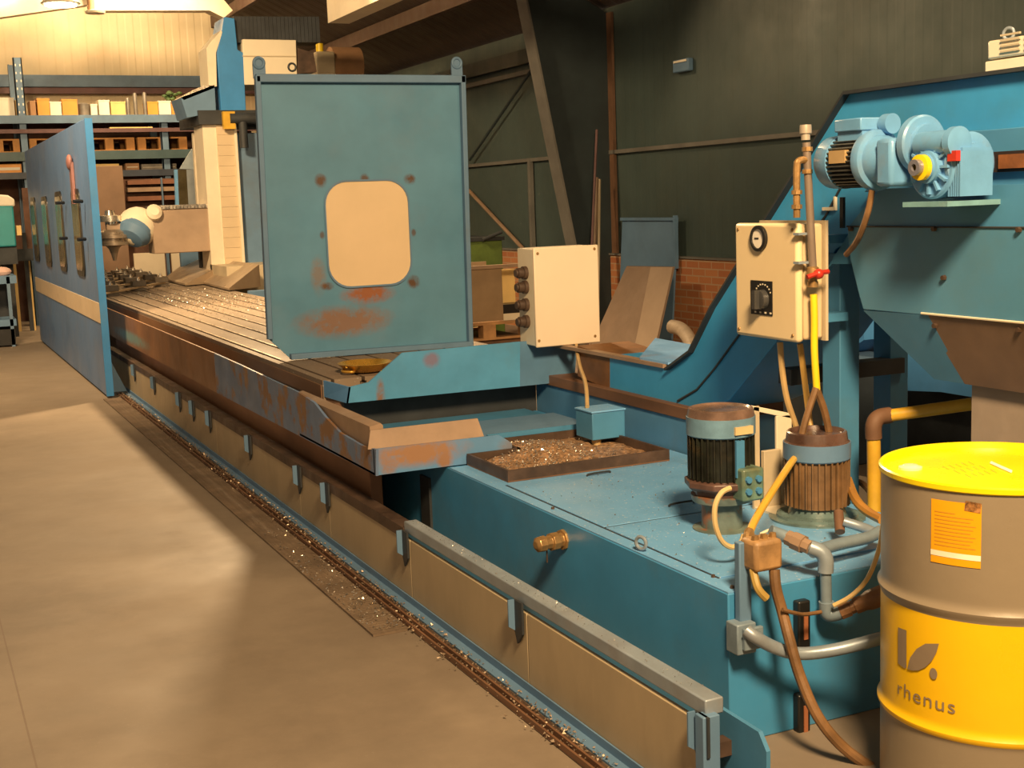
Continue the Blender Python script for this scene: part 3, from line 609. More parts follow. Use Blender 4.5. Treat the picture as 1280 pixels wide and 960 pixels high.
# discharge hopper
HX = 2.95
H = lambda u, v: ax(HX, u, v)
hp = thing('discharge_hopper', 'teal steel discharge hopper tapering down to a brown chute at the right edge', 'hopper', (3.2, 2.95, .3))
hm = mat('hopper_teal', (.07, .215, .36), .42, var=.08, scale=2.5, dirt=(.10, .16, .15, .35))
A = H(1079, 387)
ys = [H(1060, 284).y, 2.35]
zb_ = A.z
mb = MB(); mb.prism([H(1059, 283), V((HX, 2.35, H(1059, 283).z)), V((HX, 2.35, zb_)), H(1079, 387), H(1074, 370), H(1063, 325)], (.6, 0, 0)); mb.build('hopper_box', hm, hp, bevel=.003)
mb = MB(); mb.prism([V((HX+.005, H(1100, 236).y, H(1100, 236).z)), V((HX+.005, 2.35, H(1100, 236).z)), V((HX+.005, 2.35, H(1059, 284).z)), H(1059, 284)+V((.005, 0, 0)), H(1085, 252)+V((.005, 0, 0))], (.1, 0, 0)); mb.build('upper_plate', teal, hp)
MB().tube([H(1059, 283)+V((-.002, 0, 0)), V((HX-.002, 2.35, H(1059, 283).z))], .003, 6).build('fold_seam', darkgap, hp)
mb = MB(); A, B = H(1079, 388), H(1155, 394); D1, D2 = ax(3.02, 1172, 475), ax(3.02, 1207, 480)
t0, t1, l0, l1 = A, H(1160, 394), ax(3.02, 1168, 474), ax(3.02, 1208, 480)
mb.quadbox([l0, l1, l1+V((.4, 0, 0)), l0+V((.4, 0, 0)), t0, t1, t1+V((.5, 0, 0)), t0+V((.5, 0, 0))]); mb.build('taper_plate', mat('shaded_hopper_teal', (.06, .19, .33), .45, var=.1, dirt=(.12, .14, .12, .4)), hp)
t1 = H(1153, 393); t2 = V((HX, 2.3, zb_)); l1 = ax(3.02, 1206, 480); l2 = V((3.02, 2.3, l1.z))
mb = MB(); mb.quadbox([l1, l2, l2+V((.4, 0, 0)), l1+V((.4, 0, 0)), t1, t2, t2+V((.5, 0, 0)), t1+V((.5, 0, 0))]); mb.build('chute_plate', mat('brown_chute', (.16, .10, .065), .5, var=.2, scale=3, dirt=(.08, .05, .03, .6)), hp)
MB().tube([t1+V((-.004, 0, .004)), t2+V((-.004, 0, .004))], .004, 6).build('chute_edge', ivory, hp)
MB().box(3.05, 3.4, 2.3, l1.y, 0, l1.z).build('chute_skirt', mat('tan_grey_skirt', (.30, .24, .19), .55, var=.15, scale=3), hp)
mb = MB()
for u, v in ((1065, 286), (1169, 286), (1275, 287), (1181, 347), (1170, 407), (1275, 412)):
    a = ax(HX-.002 if v < 390 else HX+.008, u, v); MB().lathe(a, (-1, 0, 0), [(0, .009), (.012, .008)], 6).build('bolt_head', darkrust, hp)
# ivory cabinet on top of the conveyor
A, B = ax(3.25, 1231, 92), ax(3.25, 1231, 52)
iv = thing('vented_cabinet', 'small ivory louvred electrical cabinet on top of the conveyor head', 'cabinet', (3.4, A.y-.25, 1.925))
MB().box(3.25, 3.5, A.y-.6, A.y+.0, 1.925, 1.985).build('plinth', ivory, iv, bevel=.004)
MB().box(3.25, 3.5, A.y-.6, A.y-.01, 1.99, B.z+.0).build('body', ivory, iv, bevel=.006)
mb = MB()
for k in range(4):
    for j in range(3): mb.box(3.243, 3.25, A.y-.09-j*.10-.06, A.y-.09-j*.10+.02, 2.005+k*.017, 2.011+k*.017)
mb.build('louvres', ivorydk, iv)
MB().torus((3.3, A.y-.05, B.z+.02), (1, .3, 0), .018, .005).build('lifting_eye', galv, iv)
# gear motor, axis along Y
MX = 2.84; mcn = ax(MX, 1048, 203); mz = mcn.z
yy = lambda u, v=200: ax(MX, u, v).y
gm = thing('gear_motor', 'blue finned gear motor with yellow output hub mounted on the hopper', 'gear motor', (MX, yy(1110), mz-.15))
gblue = mat('gear_motor_blue', (.13, .32, .56), .35, var=.12, scale=6, dirt=(.22, .22, .2, .5))
yf = lambda u: ax(MX-.06, u, 200).y
ya, yb, yc_, yd, ye = yf(1037), yf(1046), yf(1076), yf(1096), yf(1116)
R = .082
MB().lathe((MX, ya+.08, mz), (0, -1, 0), [(0, .045), (.008, .07), (.03, R+.004), (.090, R+.006), (.093, R-.01)], 32).build('fan_cover', gblue, gm)
mb = MB(); mb.lathe((MX, ya, mz), (0, -1, 0), [(-.01, R-.012), (ya-yc_, R-.012)], 32)
for i in range(36):
    t = 2*math.pi*i/36; dx, dz = math.cos(t), math.sin(t); q = Matrix.Rotation(-t, 3, 'Y')
    mb.box(MX+dx*(R-.006)-.010, MX+dx*(R-.006)+.010, yc_, ya-.005, mz+dz*(R-.006)-.0022, mz+dz*(R-.006)+.0022, rot=Matrix.Rotation(-t, 3, 'Y'))
mb.build('finned_body', mat('dark_fins', (.07, .075, .07), .35, var=.3, scale=9, dirt=(.2, .25, .25, .4)), gm)
MB().box(MX-R-.006, MX-R+.012, yc_+.045, ya-.03, mz-.005, mz+.036).build('nameplate', mat('brass_nameplate', (.55, .38, .18), .35, metal=.3), gm)
MB().box(MX-.055, MX+.03, yc_+.0, ya-.035, mz+R-.02, mz+R+.012).build('terminal_neck', gblue, gm)
MB().box(MX-.065, MX+.045, yc_-.005, ya-.03, mz+R+.012, mz+R+.052).build('terminal_box', gblue, gm, bevel=.004)
MB().cyl((MX+.03, yc_-.01, mz+R+.03), (MX+.03, yc_-.045, mz+R+.03), .032).build('cable_gland', gblue, gm)
MB().lathe((MX, yc_+.008, mz), (0, -1, 0), [(0, R+.014), (.016, R+.016), (.03, R+.012), (.034, R-.004), (.05, R-.006), (.09, R-.018)], 32).build('front_flange', gblue, gm)
MB().box(MX-.075, MX+.07, ye-.01, yd-.008, mz-.085, mz+.062).build('coupling_case', gblue, gm, bevel=.014)
dcn = ax(MX, 1146, 180)
MB().lathe((MX+.02, dcn.y+.02, dcn.z), (0, -1, 0), [(0, .082), (.006, .088), (.03, .088), (.036, .082), (.037, .06), (.05, .058)], 36).build('ring_flange', gblue, gm)
# worm gearbox: output hub faces -X
gc = ax(MX-.07, 1157, 204)
MB().lathe((MX+.08, gc.y, gc.z-.012), (-1, 0, 0), [(0, .09), (.1, .095), (.125, .095), (.13, .088)], 32).build('gearbox_case', gblue, gm)
mb = MB()
for i in range(12):
    t = 2*math.pi*i/12; mb.box(MX-.062, MX-.047, gc.y+math.cos(t)*.062-.004, gc.y+math.cos(t)*.062+.004, gc.z-.012+math.sin(t)*.062-.018, gc.z-.012+math.sin(t)*.062+.018, rot=Matrix.Rotation(t+math.pi/2, 3, 'X'))
mb.build('cover_ribs', gblue, gm)
MB().lathe((MX-.05, gc.y, gc.z-.012), (-1, 0, 0), [(0, .05), (.02, .048), (.022, .04), (.03, .04)], 28).build('hub_seat', gblue, gm)
MB().lathe((MX-.078, gc.y, gc.z-.012), (-1, 0, 0), [(0, .038), (.018, .038), (.02, .03)], 28).build('yellow_hub', mat('yellow_hub', (.85, .58, .01), .35), gm)
hb = MB().lathe((MX-.096, gc.y, gc.z-.012), (-1, 0, 0), [(0, .024), (.02, .024), (.0201, .011), (.012, .010)], 24, cap=False).build('output_shaft', mat('shaft_steel', (.3, .3, .36), .3, metal=.6), gm)
wy = yy(1208, 178); wz = ax(MX-.03, 1206, 177).z
MB().lathe((MX-.03, gc.y+.06, wz), (0, -1, 0), [(0, .038), (gc.y+.06-wy-.03, .038), (gc.y+.06-wy-.02, .046), (gc.y+.06-wy+.005, .046), (gc.y+.06-wy+.008, .036)], 28).build('worm_housing', gblue, gm)
mb = MB()
for k in range(6): mb.box(MX-.045, MX+.08, gc.y-.070-k*.009, gc.y-.066-k*.009, gc.z-.10, gc.z+.03)
mb.box(MX-.03, MX+.08, gc.y-.108, gc.y-.05, gc.z-.10, gc.z+.04)
mb.build('cooling_ribs', gblue, gm)
MB().box(MX-.062, MX-.045, gc.y-.115, gc.y-.08, gc.z+.002, gc.z+.032).build('red_plate', red, gm)
fl = ax(MX+.06, 1218, 205)
MB().lathe((MX+.035, fl.y+.0, gc.z-.005), (0, -1, 0), [(0, .092), (.012, .092), (.016, .085), (.0165, .06), (.03, .058)], 40).build('rear_flange', gblue, gm)
MB().box(MX-.09, MX+.12, fl.y-.05, gc.y+.075, gc.z-.128, gc.z-.113).build('base_plate', mat('base_plate_blue', (.16, .32, .36), .4, var=.15, dirt=(.5, .45, .35, .6), scale=9), gm)
MB().tube([ax(2.8, 1090, 238), ax(2.8, 1084, 268), ax(2.82, 1072, 300), ax(2.88, 1058, 318)], .010, 8).build('supply_cable', copper, gm)

# ================================================================ CONTROL BOXES
wb = thing('junction_cabinet', 'square cream cabinet with four side connectors above the table end tray', 'cabinet', (3.08, 6.0, .86))
WY = 6.0; A, B = ay(WY, 667, 311), ay(WY, 749, 429)
MB().box(A.x, B.x+.003, WY+.016, WY+.20, B.z+.01, A.z).build('body', ivory, wb, bevel=.006)
MB().box(A.x-.004, B.x+.006, WY-.005, WY+.012, B.z+.005, A.z+.004).build('lid', cream if False else mat('lid_cream', (.73, .60, .44), .45, var=.03, scale=2), wb, bevel=.006)
for v in (341, 359, 381, 402):
    c = ay(WY+.1, 656, v)
    MB().lathe((A.x, WY+.10, c.z), (-1, 0, 0), [(0, .034), (.02, .034), (.021, .027), (.05, .027), (.052, .020), (.062, .02)], 16).build('connector', darkrust, wb)
mb = MB()
for u, v in ((672, 317), (743, 311), (674, 426), (744, 420)): c = ay(WY-.006, u, v); mb.lathe(c, (0, -1, 0), [(0, .008), (.004, .006)], 10)
mb.build('lid_screws', brass, wb)
MB().box(A.x+.08, B.x-.05, WY+.13, WY+.18, .80, B.z+.01).build('mounting_bracket', greyblue, wb)
c1, c2 = ay(6.05, 722, 430), V((2.84, 5.0, .66))
jb = az(.50, 741, 551)
jx, jy = jb.x, jb.y
c2 = V((jx+.03, jy+.10, jb.z+.14))
tag(MB().tube([ay(6.05, 720, 428), ay(5.7, 724, 455), ay(5.4, 732, 480), c2], .010, 8).build('cable', hosetan), 'tan cable dropping from the cream cabinet to the small teal box', 'cable')
jj = thing('terminal_box', 'small teal terminal box on a stub over the chip tray', 'terminal box', (jx+.07, jy+.08, .46))
MB().box(jx, jx+.17, jy, jy+.16, jb.z, jb.z+.125).build('body', teal, jj, bevel=.004)
MB().box(jx-.004, jx+.174, jy-.004, jy+.164, jb.z+.125, jb.z+.133).build('lid', bluelt, jj, bevel=.002)
MB().cyl((jx+.045, jy+.05, .468), (jx+.045, jy+.05, jb.z), .022).build('stub_pipe', hosetan, jj)
# gauge box on the conveyor leg
RX = 2.75
KB = lambda u, v: ax(RX, u, v)
gb = thing('gauge_cabinet', 'upright cream control cabinet with round gauge and black rotary switch', 'cabinet', (2.83, 3.79, 1.07))
A, B = KB(918, 279), KB(997, 425); yk0, yk1 = B.y, A.y; z0, z1 = KB(960, 424).z, KB(955, 279).z
MB().box(RX, RX+.03, yk0, yk1, z0, z1).build('lid', mat('cabinet_cream', (.76, .60, .36), .42, var=.03, scale=2, dirt=(.6, .45, .22, .3)), gb, bevel=.012)
MB().box(RX+.034, RX+.115, yk0+.006, yk1-.006, z0+.006, z1-.004).build('body', mat('cabinet_body_cream', (.62, .48, .29), .45, var=.05, scale=2, dirt=(.42, .3, .15, .5)), gb, bevel=.01)
MB().box(RX+.117, RX+.128, yk0-.004, yk1+.01, z0+.0, z1+.005).build('back_plate', ivorydk, gb)
g = KB(950, 298)
go = MB().lathe((RX, g.y, g.z), (-1, 0, 0), [(0, .046), (.012, .046), (.014, .041), (.0141, .035), (.006, .034)], 32, cap=False).build('gauge', black, gb)
MB().lathe((RX, g.y, g.z), (-1, 0, 0), [(0, .0345), (.008, .0345)], 32).build('dial_face', mat('dial_white', (.85, .78, .66), .4), go)
MB().box(RX-.010, RX-.008, g.y-.003, g.y+.02, g.z-.002, g.z+.003).build('needle', black, go)
A2, B2 = KB(939, 350), KB(966, 395)
so = MB().box(RX-.003, RX, B2.y, A2.y, B2.z, A2.z).build('switch_plate', black, gb)
cz = (A2.z+B2.z)/2-.005; cy = (A2.y+B2.y)/2-.01
MB().lathe((RX-.003, cy, cz), (-1, 0, 0), [(0, .036), (.02, .034), (.022, .028)], 24).box(RX-.045, RX-.02, cy-.009, cy+.009, cz-.032, cz+.034).build('rotary_knob', mat('knob_grey_black', (.05, .05, .05), .3), so)
mb = MB()
for k in range(9):
    t = math.radians(20+k*17.5); mb.box(RX-.004, RX-.003, cy+math.cos(t)*.047-.003, cy+math.cos(t)*.047+.003, cz+.012+math.sin(t)*.042-.0025, cz+.012+math.sin(t)*.042+.0025)
for k in range(4): mb.box(RX-.004, RX-.003, cy-.05+k*.03, cy-.04+k*.03, B2.z+.006, B2.z+.012)
mb.build('switch_marks', ivory, so)
mb = MB()
for y, z in ((yk0+.025, z0+.025), (yk1-.025, z0+.025), (yk0+.025, z1-.022), (yk1-.025, z1-.022)): mb.lathe((RX-.001, y, z), (-1, 0, 0), [(0, .006), (.003, .005)], 8)
mb.build('lid_screws', brass, gb)
for q in (z1-.08, z0+.05): MB().box(RX+.128, 3.05, yk0+.10, yk0+.16, q, q+.03).build('mount', teal, gb)
# pipes with valve beside the gauge box
vx = 2.80; vy = yk0-.035
T_ = lambda u, v: ay(vy, u, v)
ap = thing('air_pipe', 'upright brown-grey air pipe with red valve lever beside the gauge cabinet', 'pipe', T_(1016, 350))
MB().cyl(T_(1008, 178), T_(1016, 335), .0135).build('riser', mat('grey_brown_pipe', (.30, .23, .18), .35, metal=.4, var=.15), ap)
MB().lathe(T_(1007, 156), (0, 0, -1), [(0, .019), (.012, .02), (.028, .02), (.03, .015), (.05, .015)], 20).build('filter_head', mat('filter_grey', (.45, .38, .3), .4, metal=.3), ap)
MB().tube([T_(1009, 200), T_(999, 201), T_(996, 212), T_(996, 272)], .012, 10).build('branch_pipe', brass, ap)
mb = MB()
for u, v in ((1009, 186), (1009, 214), (996, 258), (996, 240)): c = T_(u, v); mb.lathe(c+V((0, 0, .006)), (0, 0, -1), [(0, .018), (.014, .018)], 8)
mb.build('unions', brass, ap)
MB().lathe(T_(1016, 333), (0, 0, -1), [(0, .014), (.004, .02), (.03, .022), (.034, .015), (.05, .015), (.051, .018), (.07, .018)], 12).build('valve_body', brass, ap)
A, B = T_(1002, 346), T_(1028, 339)
MB().tube([A+V((0, -.03, 0)), (A+B)/2+V((0, -.035, .004)), B+V((0, -.03, 0))], .0085, 8).ball((A+B)/2+V((.004, -.03, .001)), .018).build('valve_lever', red, ap)
mb = MB()
for v in (272+20, 330-2): c = T_(1013, v); mb.box(c.x-.045, c.x+.0, vy+.005, vy+.035, c.z-.004, c.z+.004)
mb.build('pipe_clips', galv, ap)
hz = thing('yellow_air_hose', 'bright yellow hose hanging from the red valve beside the gauge cabinet', 'hose', T_(1018, 488))
MB().tube([T_(1017, 368), T_(1018, 400), T_(1018, 440), T_(1021, 487)], .0125, 12).build('hose', yellow, hz)
MB().tube([T_(1020, 485), T_(1010, 515), T_(1002, 545), T_(998, 575)], .012, 8).build('left_branch', copper, hz)
MB().tube([T_(1020, 485), T_(1030, 512), T_(1036, 540), T_(1040, 570)], .013, 8).build('right_branch', copper, hz)
tag(MB().tube([ay(3.78, 975, 428), ay(3.78, 978, 465), ay(3.78, 984, 500), ay(3.78, 997, 540), ay(3.76, 1003, 575)], .011, 8).build('hose', hosetan), 'tan hose under the left side of the gauge cabinet', 'hose')
tag(MB().tube([ay(3.72, 1000, 430), ay(3.72, 1005, 470), ay(3.7, 1010, 510), ay(3.66, 1014, 545)], .011, 8).build('hose', mat('orange_hose', (.60, .36, .09), .4)), 'orange-tan hose hanging under the right side of the gauge cabinet', 'hose')

# ================================================================ PUMPS
def ribbed(mb, c, z0, z1, r, n=30, d=.010):
    mb.lathe((c[0], c[1], z0), (0, 0, 1), [(0, r-d), (z1-z0, r-d)], 32)
    for i in range(n):
        t = 2*math.pi*i/n; x, y = c[0]+math.cos(t)*(r-d/2-.001), c[1]+math.sin(t)*(r-d/2-.001)
        mb.box(x-d/2-.002, x+d/2+.002, y-.0026, y+.0026, z0+.004, z1-.004, rot=Matrix.Rotation(t, 3, 'Z'))
    return mb
c = az(TZ, 911, 664); px1, py1 = c.x, c.y+.04
r1 = .112
zl = lambda v: ay(py1-.1, 902, v).z
k1 = thing('coolant_pump', 'tall oil-blackened coolant pump with teal cap on the tank top', 'pump', (px1, py1, TZ))
MB().lathe((px1, py1, TZ), (0, 0, 1), [(0, .10), (.008, .10), (.01, .07), (.10, .068), (.102, .10), (.125, .104), (.127, .09)], 28).build('pump_neck', mat('rusty_teal_casting', (.13, .17, .15), .45, var=.3, scale=9, rust=.42, rustcol=(.22, .09, .04), rustscale=8), k1)
MB().lathe((px1, py1, TZ+.127), (0, 0, 1), [(0, .10), (.018, .10), (.02, .115), (.03, .128), (.05, .128), (.055, .105)], 8).build('foot_flange', mat('oily_brown_flange', (.12, .065, .05), .35, var=.35, scale=8), k1, bevel=.003)
ribbed(MB(), (px1, py1), TZ+.18, zl(549)-.0, r1, 32).build('finned_body', oily, k1)
zc = zl(549)
MB().lathe((px1, py1, zc), (0, 0, 1), [(-.004, r1), (0, r1+.004), (.06, r1+.004)], 36).build('cap_band', mat('pump_cap_teal', (.14, .26, .36), .35, var=.2, scale=8, dirt=(.12, .07, .04, .5)), k1)
MB().lathe((px1, py1, zc+.06), (0, 0, 1), [(0, r1+.002), (.026, r1-.004), (.028, r1-.012), (.022, r1-.02), (.022, .0)], 36).build('cap_top', mat('cap_top_oil', (.16, .10, .075), .22, var=.4, scale=8, dirt=(.3, .35, .35, .6)), k1)
a = ay(py1-.11, 928, 538); MB().box(a.x-.035, a.x+.035, a.y-.012, a.y+.03, a.z-.012, a.z+.014).build('nameplate', mat('tan_nameplate', (.62, .45, .22), .4), k1)
MB().box(px1-.02, px1+.012, py1-r1-.008, py1-r1+.02, TZ+.20, zc-.01).build('strap', teal, k1)
a = ay(py1-.13, 937, 605); MB().box(a.x-.04, a.x+.045, a.y-.02, a.y+.08, a.z-.055, a.z+.055).build('terminal_box', olive, k1, bevel=.008)
mb = MB()
for dx, dz in ((-.02, .02), (.02, .02), (-.02, -.02), (.02, -.02)): mb.lathe((a.x+dx, a.y-.02, a.z+dz), (0, -1, 0), [(0, .012), (.01, .011)], 8)
mb.build('terminal_studs', teal, k1)
F_ = lambda u, v, y=3.22: ay(y, u, v)
tag(MB().tube([F_(913, 610), F_(902, 616), F_(894, 632), F_(894, 655), F_(902, 676), F_(915, 684), F_(926, 678), F_(930, 668)], .0085, 8).build('hose', mat('pale_tan_hose', (.62, .46, .22), .4)), 'looping pale tan hose in front of the oil-blackened pump', 'hose')
c = az(TZ, 1035, 652); px2, py2 = c.x, c.y+.06
r2 = .112
zl2 = lambda v: ay(py2-.09, 1028, v).z
k2 = thing('coolant_pump', 'rust-orange finned coolant pump with grey-blue band beside the yellow drum', 'pump', (px2, py2, TZ))
MB().lathe((px2, py2, TZ), (0, 0, 1), [(0, .165), (.01, .165), (.012, .14), (.02, .138), (.022, .10), (.05, .09)], 36).build('base_flange', mat('oily_teal_flange', (.13, .20, .20), .25, var=.3, scale=8, dirt=(.05, .035, .02, .7)), k2)
ribbed(MB(), (px2, py2), TZ+.05, zl2(578), r2, 32).build('finned_body', orangefin, k2)
zc2 = zl2(578)
MB().lathe((px2, py2, zc2), (0, 0, 1), [(-.004, r2), (0, r2+.003), (.055, r2+.003)], 36).build('cap_band', greyblue, k2)
MB().lathe((px2, py2, zc2+.055), (0, 0, 1), [(0, r2), (.004, r2-.006), (.034, r2-.010), (.038, r2-.014), (.038, r2-.02), (.026, r2-.024), (.026, 0)], 36).build('cap_top', darktop, k2)
# cream bracket frame between the pumps
BY = 3.78
E_ = lambda u, v: ay(BY, u, v)
cb = thing('bracket_frame', 'cream painted bracket frame standing between the two pumps', 'bracket', (E_(965, 630).x, BY, TZ))
mb = MB(); mb.prism([E_(940, 507), E_(990, 517), E_(991, 524), E_(940, 513)], (0, .05, 0)); mb.build('top_bar', ivory, cb, bevel=.002)
MB().box(E_(971, 560).x, E_(990, 560).x, BY, BY+.012, TZ, E_(980, 519).z).build('upright', ivory, cb, bevel=.002)
MB().box(E_(942, 560).x, E_(950, 560).x, BY, BY+.012, TZ, E_(945, 508).z).build('upright', ivorydk, cb, bevel=.002)
MB().box(E_(951, 560).x, E_(972, 560).x, BY-.02, BY, TZ, E_(960, 562).z).build('lower_plate', ivorydk, cb, bevel=.002)
MB().box(E_(942, 560).x, E_(990, 560).x, BY-.14, BY, TZ, TZ+.012).build('foot', ivory, cb)

# ================================================================ PIPES AND HOSES AT THE TANK END
PY = 3.0
N = lambda u, v, y=3.0: ay(y, u, v)
pw = thing('pipework', 'grey elbowed pipework running across the near end of the tank', 'pipework', N(1032, 765))
MB().tube([N(963, 664, 3.10), N(985, 672, 3.08), N(1003, 680, 3.04), N(1018, 686, 3.0)], .019, 12).build('feed_pipe', greypipe, pw)
MB().tube([N(1012, 684, 3.0), N(1026, 690, 2.98), N(1032, 700, 2.97), N(1032, 715, 2.97)], .023, 14).build('upper_elbow', galv, pw)
MB().cyl(N(1032, 712, 2.97), N(1033, 758, 2.97), .0165).build('drop_pipe', greypipe, pw)
MB().tube([N(1033, 752, 2.97), N(1034, 766, 2.97), N(1042, 767, 2.96), N(1052, 764, 2.95)], .023, 12).build('lower_elbow', greypipe, pw)
a, b = N(1050, 765, 2.95), N(1108, 742, 2.88); d = (b-a)
MB().lathe(a, d, [(0, .024), (.03, .024), (.031, .02), (.045, .02), (.046, .025), (.075, .025), (.09, .03), (d.length, .032)], 10).build('rusty_union', mat('rusty_union', (.26, .13, .06), .45, var=.3, scale=12), pw)
a, b = N(985, 672, 3.08), N(1016, 686, 3.0)
MB().lathe(a, b-a, [(0, .024), (.02, .024), (.021, .028), (.055, .028), (.056, .022), (.08, .022)], 8).build('rusty_tee', rustplate, pw)
MB().tube([N(1015, 690, 3.06), N(1050, 680, 3.08), N(1085, 672, 3.1), N(1100, 664, 3.14)], .019, 12).build('cross_pipe', greypipe, pw)
MB().tube([N(1055, 652, 3.25), N(1080, 660, 3.2), N(1098, 668, 3.14)], .016, 12).build('return_pipe', galv, pw)
MB().cyl(N(1048, 640, 3.3), N(1050, 665, 3.25), .016).build('rusty_nipple', rusty, pw)
pw2 = thing('valve_block', 'rusty brown valve block on a grey post at the tank corner', 'valve', N(955, 712, 2.98))
a = N(955, 692, 2.96)
MB().box(a.x-.05, a.x+.045, a.y-.03, a.y+.05, a.z-.045, a.z+.045).build('block', mat('ochre_valve', (.36, .21, .09), .45, var=.35, scale=10), pw2, bevel=.012)
mb = MB()
for dx in (-.03, 0, .03): mb.lathe((a.x+dx, a.y, a.z+.045), (0, 0, 1), [(0, .012), (.012, .01)], 6)
mb.build('valve_bolts', brass, pw2)
MB().box(N(925, 700, 2.99).x-.005, N(938, 700, 2.99).x, 2.985, 3.012, N(930, 792).z, N(930, 676).z).build('post', greyblue, pw2, bevel=.004)
MB().tube([N(941, 712, 2.96), N(947, 735, 2.93), N(958, 748, 2.92)], .012, 8).build('side_hose', mat('ochre_hose', (.36, .24, .06), .45), pw2)
tag(MB().tube([N(968, 712, 2.94), N(970, 735, 2.93), N(978, 765, 2.92), N(987, 800, 2.885), N(1000, 845, 2.85), N(1022, 895, 2.80), N(1055, 935, 2.76), N(1100, 965, 2.72), N(1150, 985, 2.70)], .016, 10).build('hose', copper), 'brown hose hanging down the near end of the blue tank to the floor', 'hose')
tag(MB().tube([N(978, 762, 2.9), N(992, 766, 2.9), N(1005, 768, 2.92), N(1026, 765, 2.93)], .006, 8).build('hose', copper), 'short thin brown hose joining the hanging hose to the pipe elbow', 'hose')
tag(MB().tube([N(936, 668, 3.05), N(945, 648, 3.15), N(965, 615, 3.3), N(988, 580, 3.5), N(996, 570, 3.6)], .012, 10).build('hose', mat('amber_hose', (.72, .42, .05), .4, var=.1)), 'amber yellow hose slanting between the two pumps', 'hose')
tag(MB().tube([N(934, 690, 3.0), N(933, 672, 3.03), N(937, 664, 3.05), N(941, 680, 3.0)], .012, 8).build('hose_elbow', brass), 'brown hose elbow on top of the valve block', 'hose elbow')
tag(MB().tube([N(950, 668, 3.14), N(966, 662, 3.14), N(985, 668, 3.12), N(993, 680, 3.08)], .005, 8).build('wire', hosewhite), 'thin white wire curving over the grey pipe elbow', 'wire')
tag(MB().tube([N(1042, 757, 2.93), N(1065, 744, 2.9), N(1085, 722, 2.9), N(1099, 685, 2.92), N(1104, 650, 2.95)], .007, 8).build('hose', mat('pale_gold_hose', (.70, .50, .22), .35)), 'thin pale gold hose curving up beside the drum', 'hose')
yp = thing('yellow_pipe', 'yellow painted pipe with rusty elbow rising behind the drum', 'pipe', ay(3.55, 1093, 645))
ZY = 3.55
MB().cyl(ay(ZY, 1093, 660), ay(ZY, 1092, 545), .024).build('riser', yellowpipe, yp)
MB().tube([ay(ZY, 1092, 548), ay(ZY, 1092, 532), ay(ZY, 1098, 522), ay(ZY, 1112, 519)], .029, 12).build('elbow', rusty, yp)
MB().cyl(ay(ZY, 1108, 520), ay(ZY-.2, 1215, 505), .022).build('cross_pipe', yellowpipe, yp)
tag(MB().tube([ay(3.6, 1060, 600), ay(3.4, 1070, 625), ay(3.3, 1085, 640), ay(3.2, 1103, 650)], .016, 8).build('hose', mat('dark_orange_hose', (.42, .20, .04), .4)), 'dark orange hose between the orange pump and the drum', 'hose')
tag(MB().tube([ay(3.9, 1060, 655-45), ay(3.8, 1075, 603), ay(3.7, 1092, 620)], .012, 8).build('hose', copper), 'short brown hose behind the orange pump near the yellow pipe', 'hose')

# ================================================================ CHIP TRAY
ct = thing('chip_tray', 'dark rusty shallow tray of metal chips on the tank top', 'tray', (2.52, 4.9, TZ))
x0_, x1_, y0_, y1_ = 2.135, 2.90, 4.70, 5.125
y2_, xi_ = 5.375, 2.37
MB().prism([(x0_, y0_, TZ+.001), (x1_, y0_, TZ+.001), (x1_, y2_, TZ+.001), (xi_, y2_, TZ+.001), (xi_, y1_, TZ+.001), (x0_, y1_, TZ+.001)], (0, 0, .005)).build('tray_bottom', rusty, ct)
h = .05; z_ = TZ+.006
for a, b, c, d in ((x0_, x1_, y0_, y0_+.012), (x0_, x0_+.012, y0_+.012, y1_), (x1_-.012, x1_, y0_+.012, y2_), (x0_+.012, xi_, y1_-.012, y1_), (xi_, xi_+.008, y1_, y2_), (xi_+.008, x1_-.012, y2_-.012, y2_)):
    MB().box(a, b, c, d, z_, TZ+h).build('tray_side', darkrust, ct)
mb = MB(); n = 34; g = {}
for i in range(n+1):
    for j in range(n+1):
        x = x0_+.013+(x1_-x0_-.026)*i/n; y = y0_+.013+(y2_-y0_-.026)*j/n
        if y > y1_-.013 and x < xi_+.009: continue
        z = TZ+.008+.045*math.exp(-((x-2.47)/.17)**2-((y-5.12)/.2)**2)+.012*noise.noise(V((x*18, y*18, 0)))+.006
        g[i, j] = mb.bm.verts.new((x, y, max(z, TZ+.007)))
for i in range(n):
    for j in range(n):
        q = [g.get(k) for k in ((i, j), (i+1, j), (i+1, j+1), (i, j+1))]
        if all(q): mb.bm.faces.new(q)
tag(mb.build('chip_heap', mat('brown_chips', (.33, .19, .10), .5, var=.5, scale=40, speck=.8)), 'heap of brown metal chips spread in the dark tray', 'metal chips', kind='stuff')
def chips(name, label, n, fn, sz=(.003, .009), m=chrome):
    bm = bmesh.new()
    for _ in range(n):
        p = fn()
        if p is None: continue
        s = random.uniform(*sz); d = [V((random.gauss(0, 1), random.gauss(0, 1), random.gauss(0, .6))).normalized()*s for _ in range(3)]
        a = p+V((0, 0, s*.6)); vs = [bm.verts.new(a+q) for q in d]; vs.append(bm.verts.new(a-(d[0]+d[1]+d[2])*.45))
        try:
            for f in ((0, 1, 2), (0, 3, 1), (1, 3, 2), (2, 3, 0)): bm.faces.new([vs[i] for i in f])
        except ValueError: pass
    mb = MB(); mb.bm.free(); mb.bm = bm
    return tag(mb.build(name, m), label, 'metal chips', kind='stuff')
U = random.uniform; Gs = random.gauss
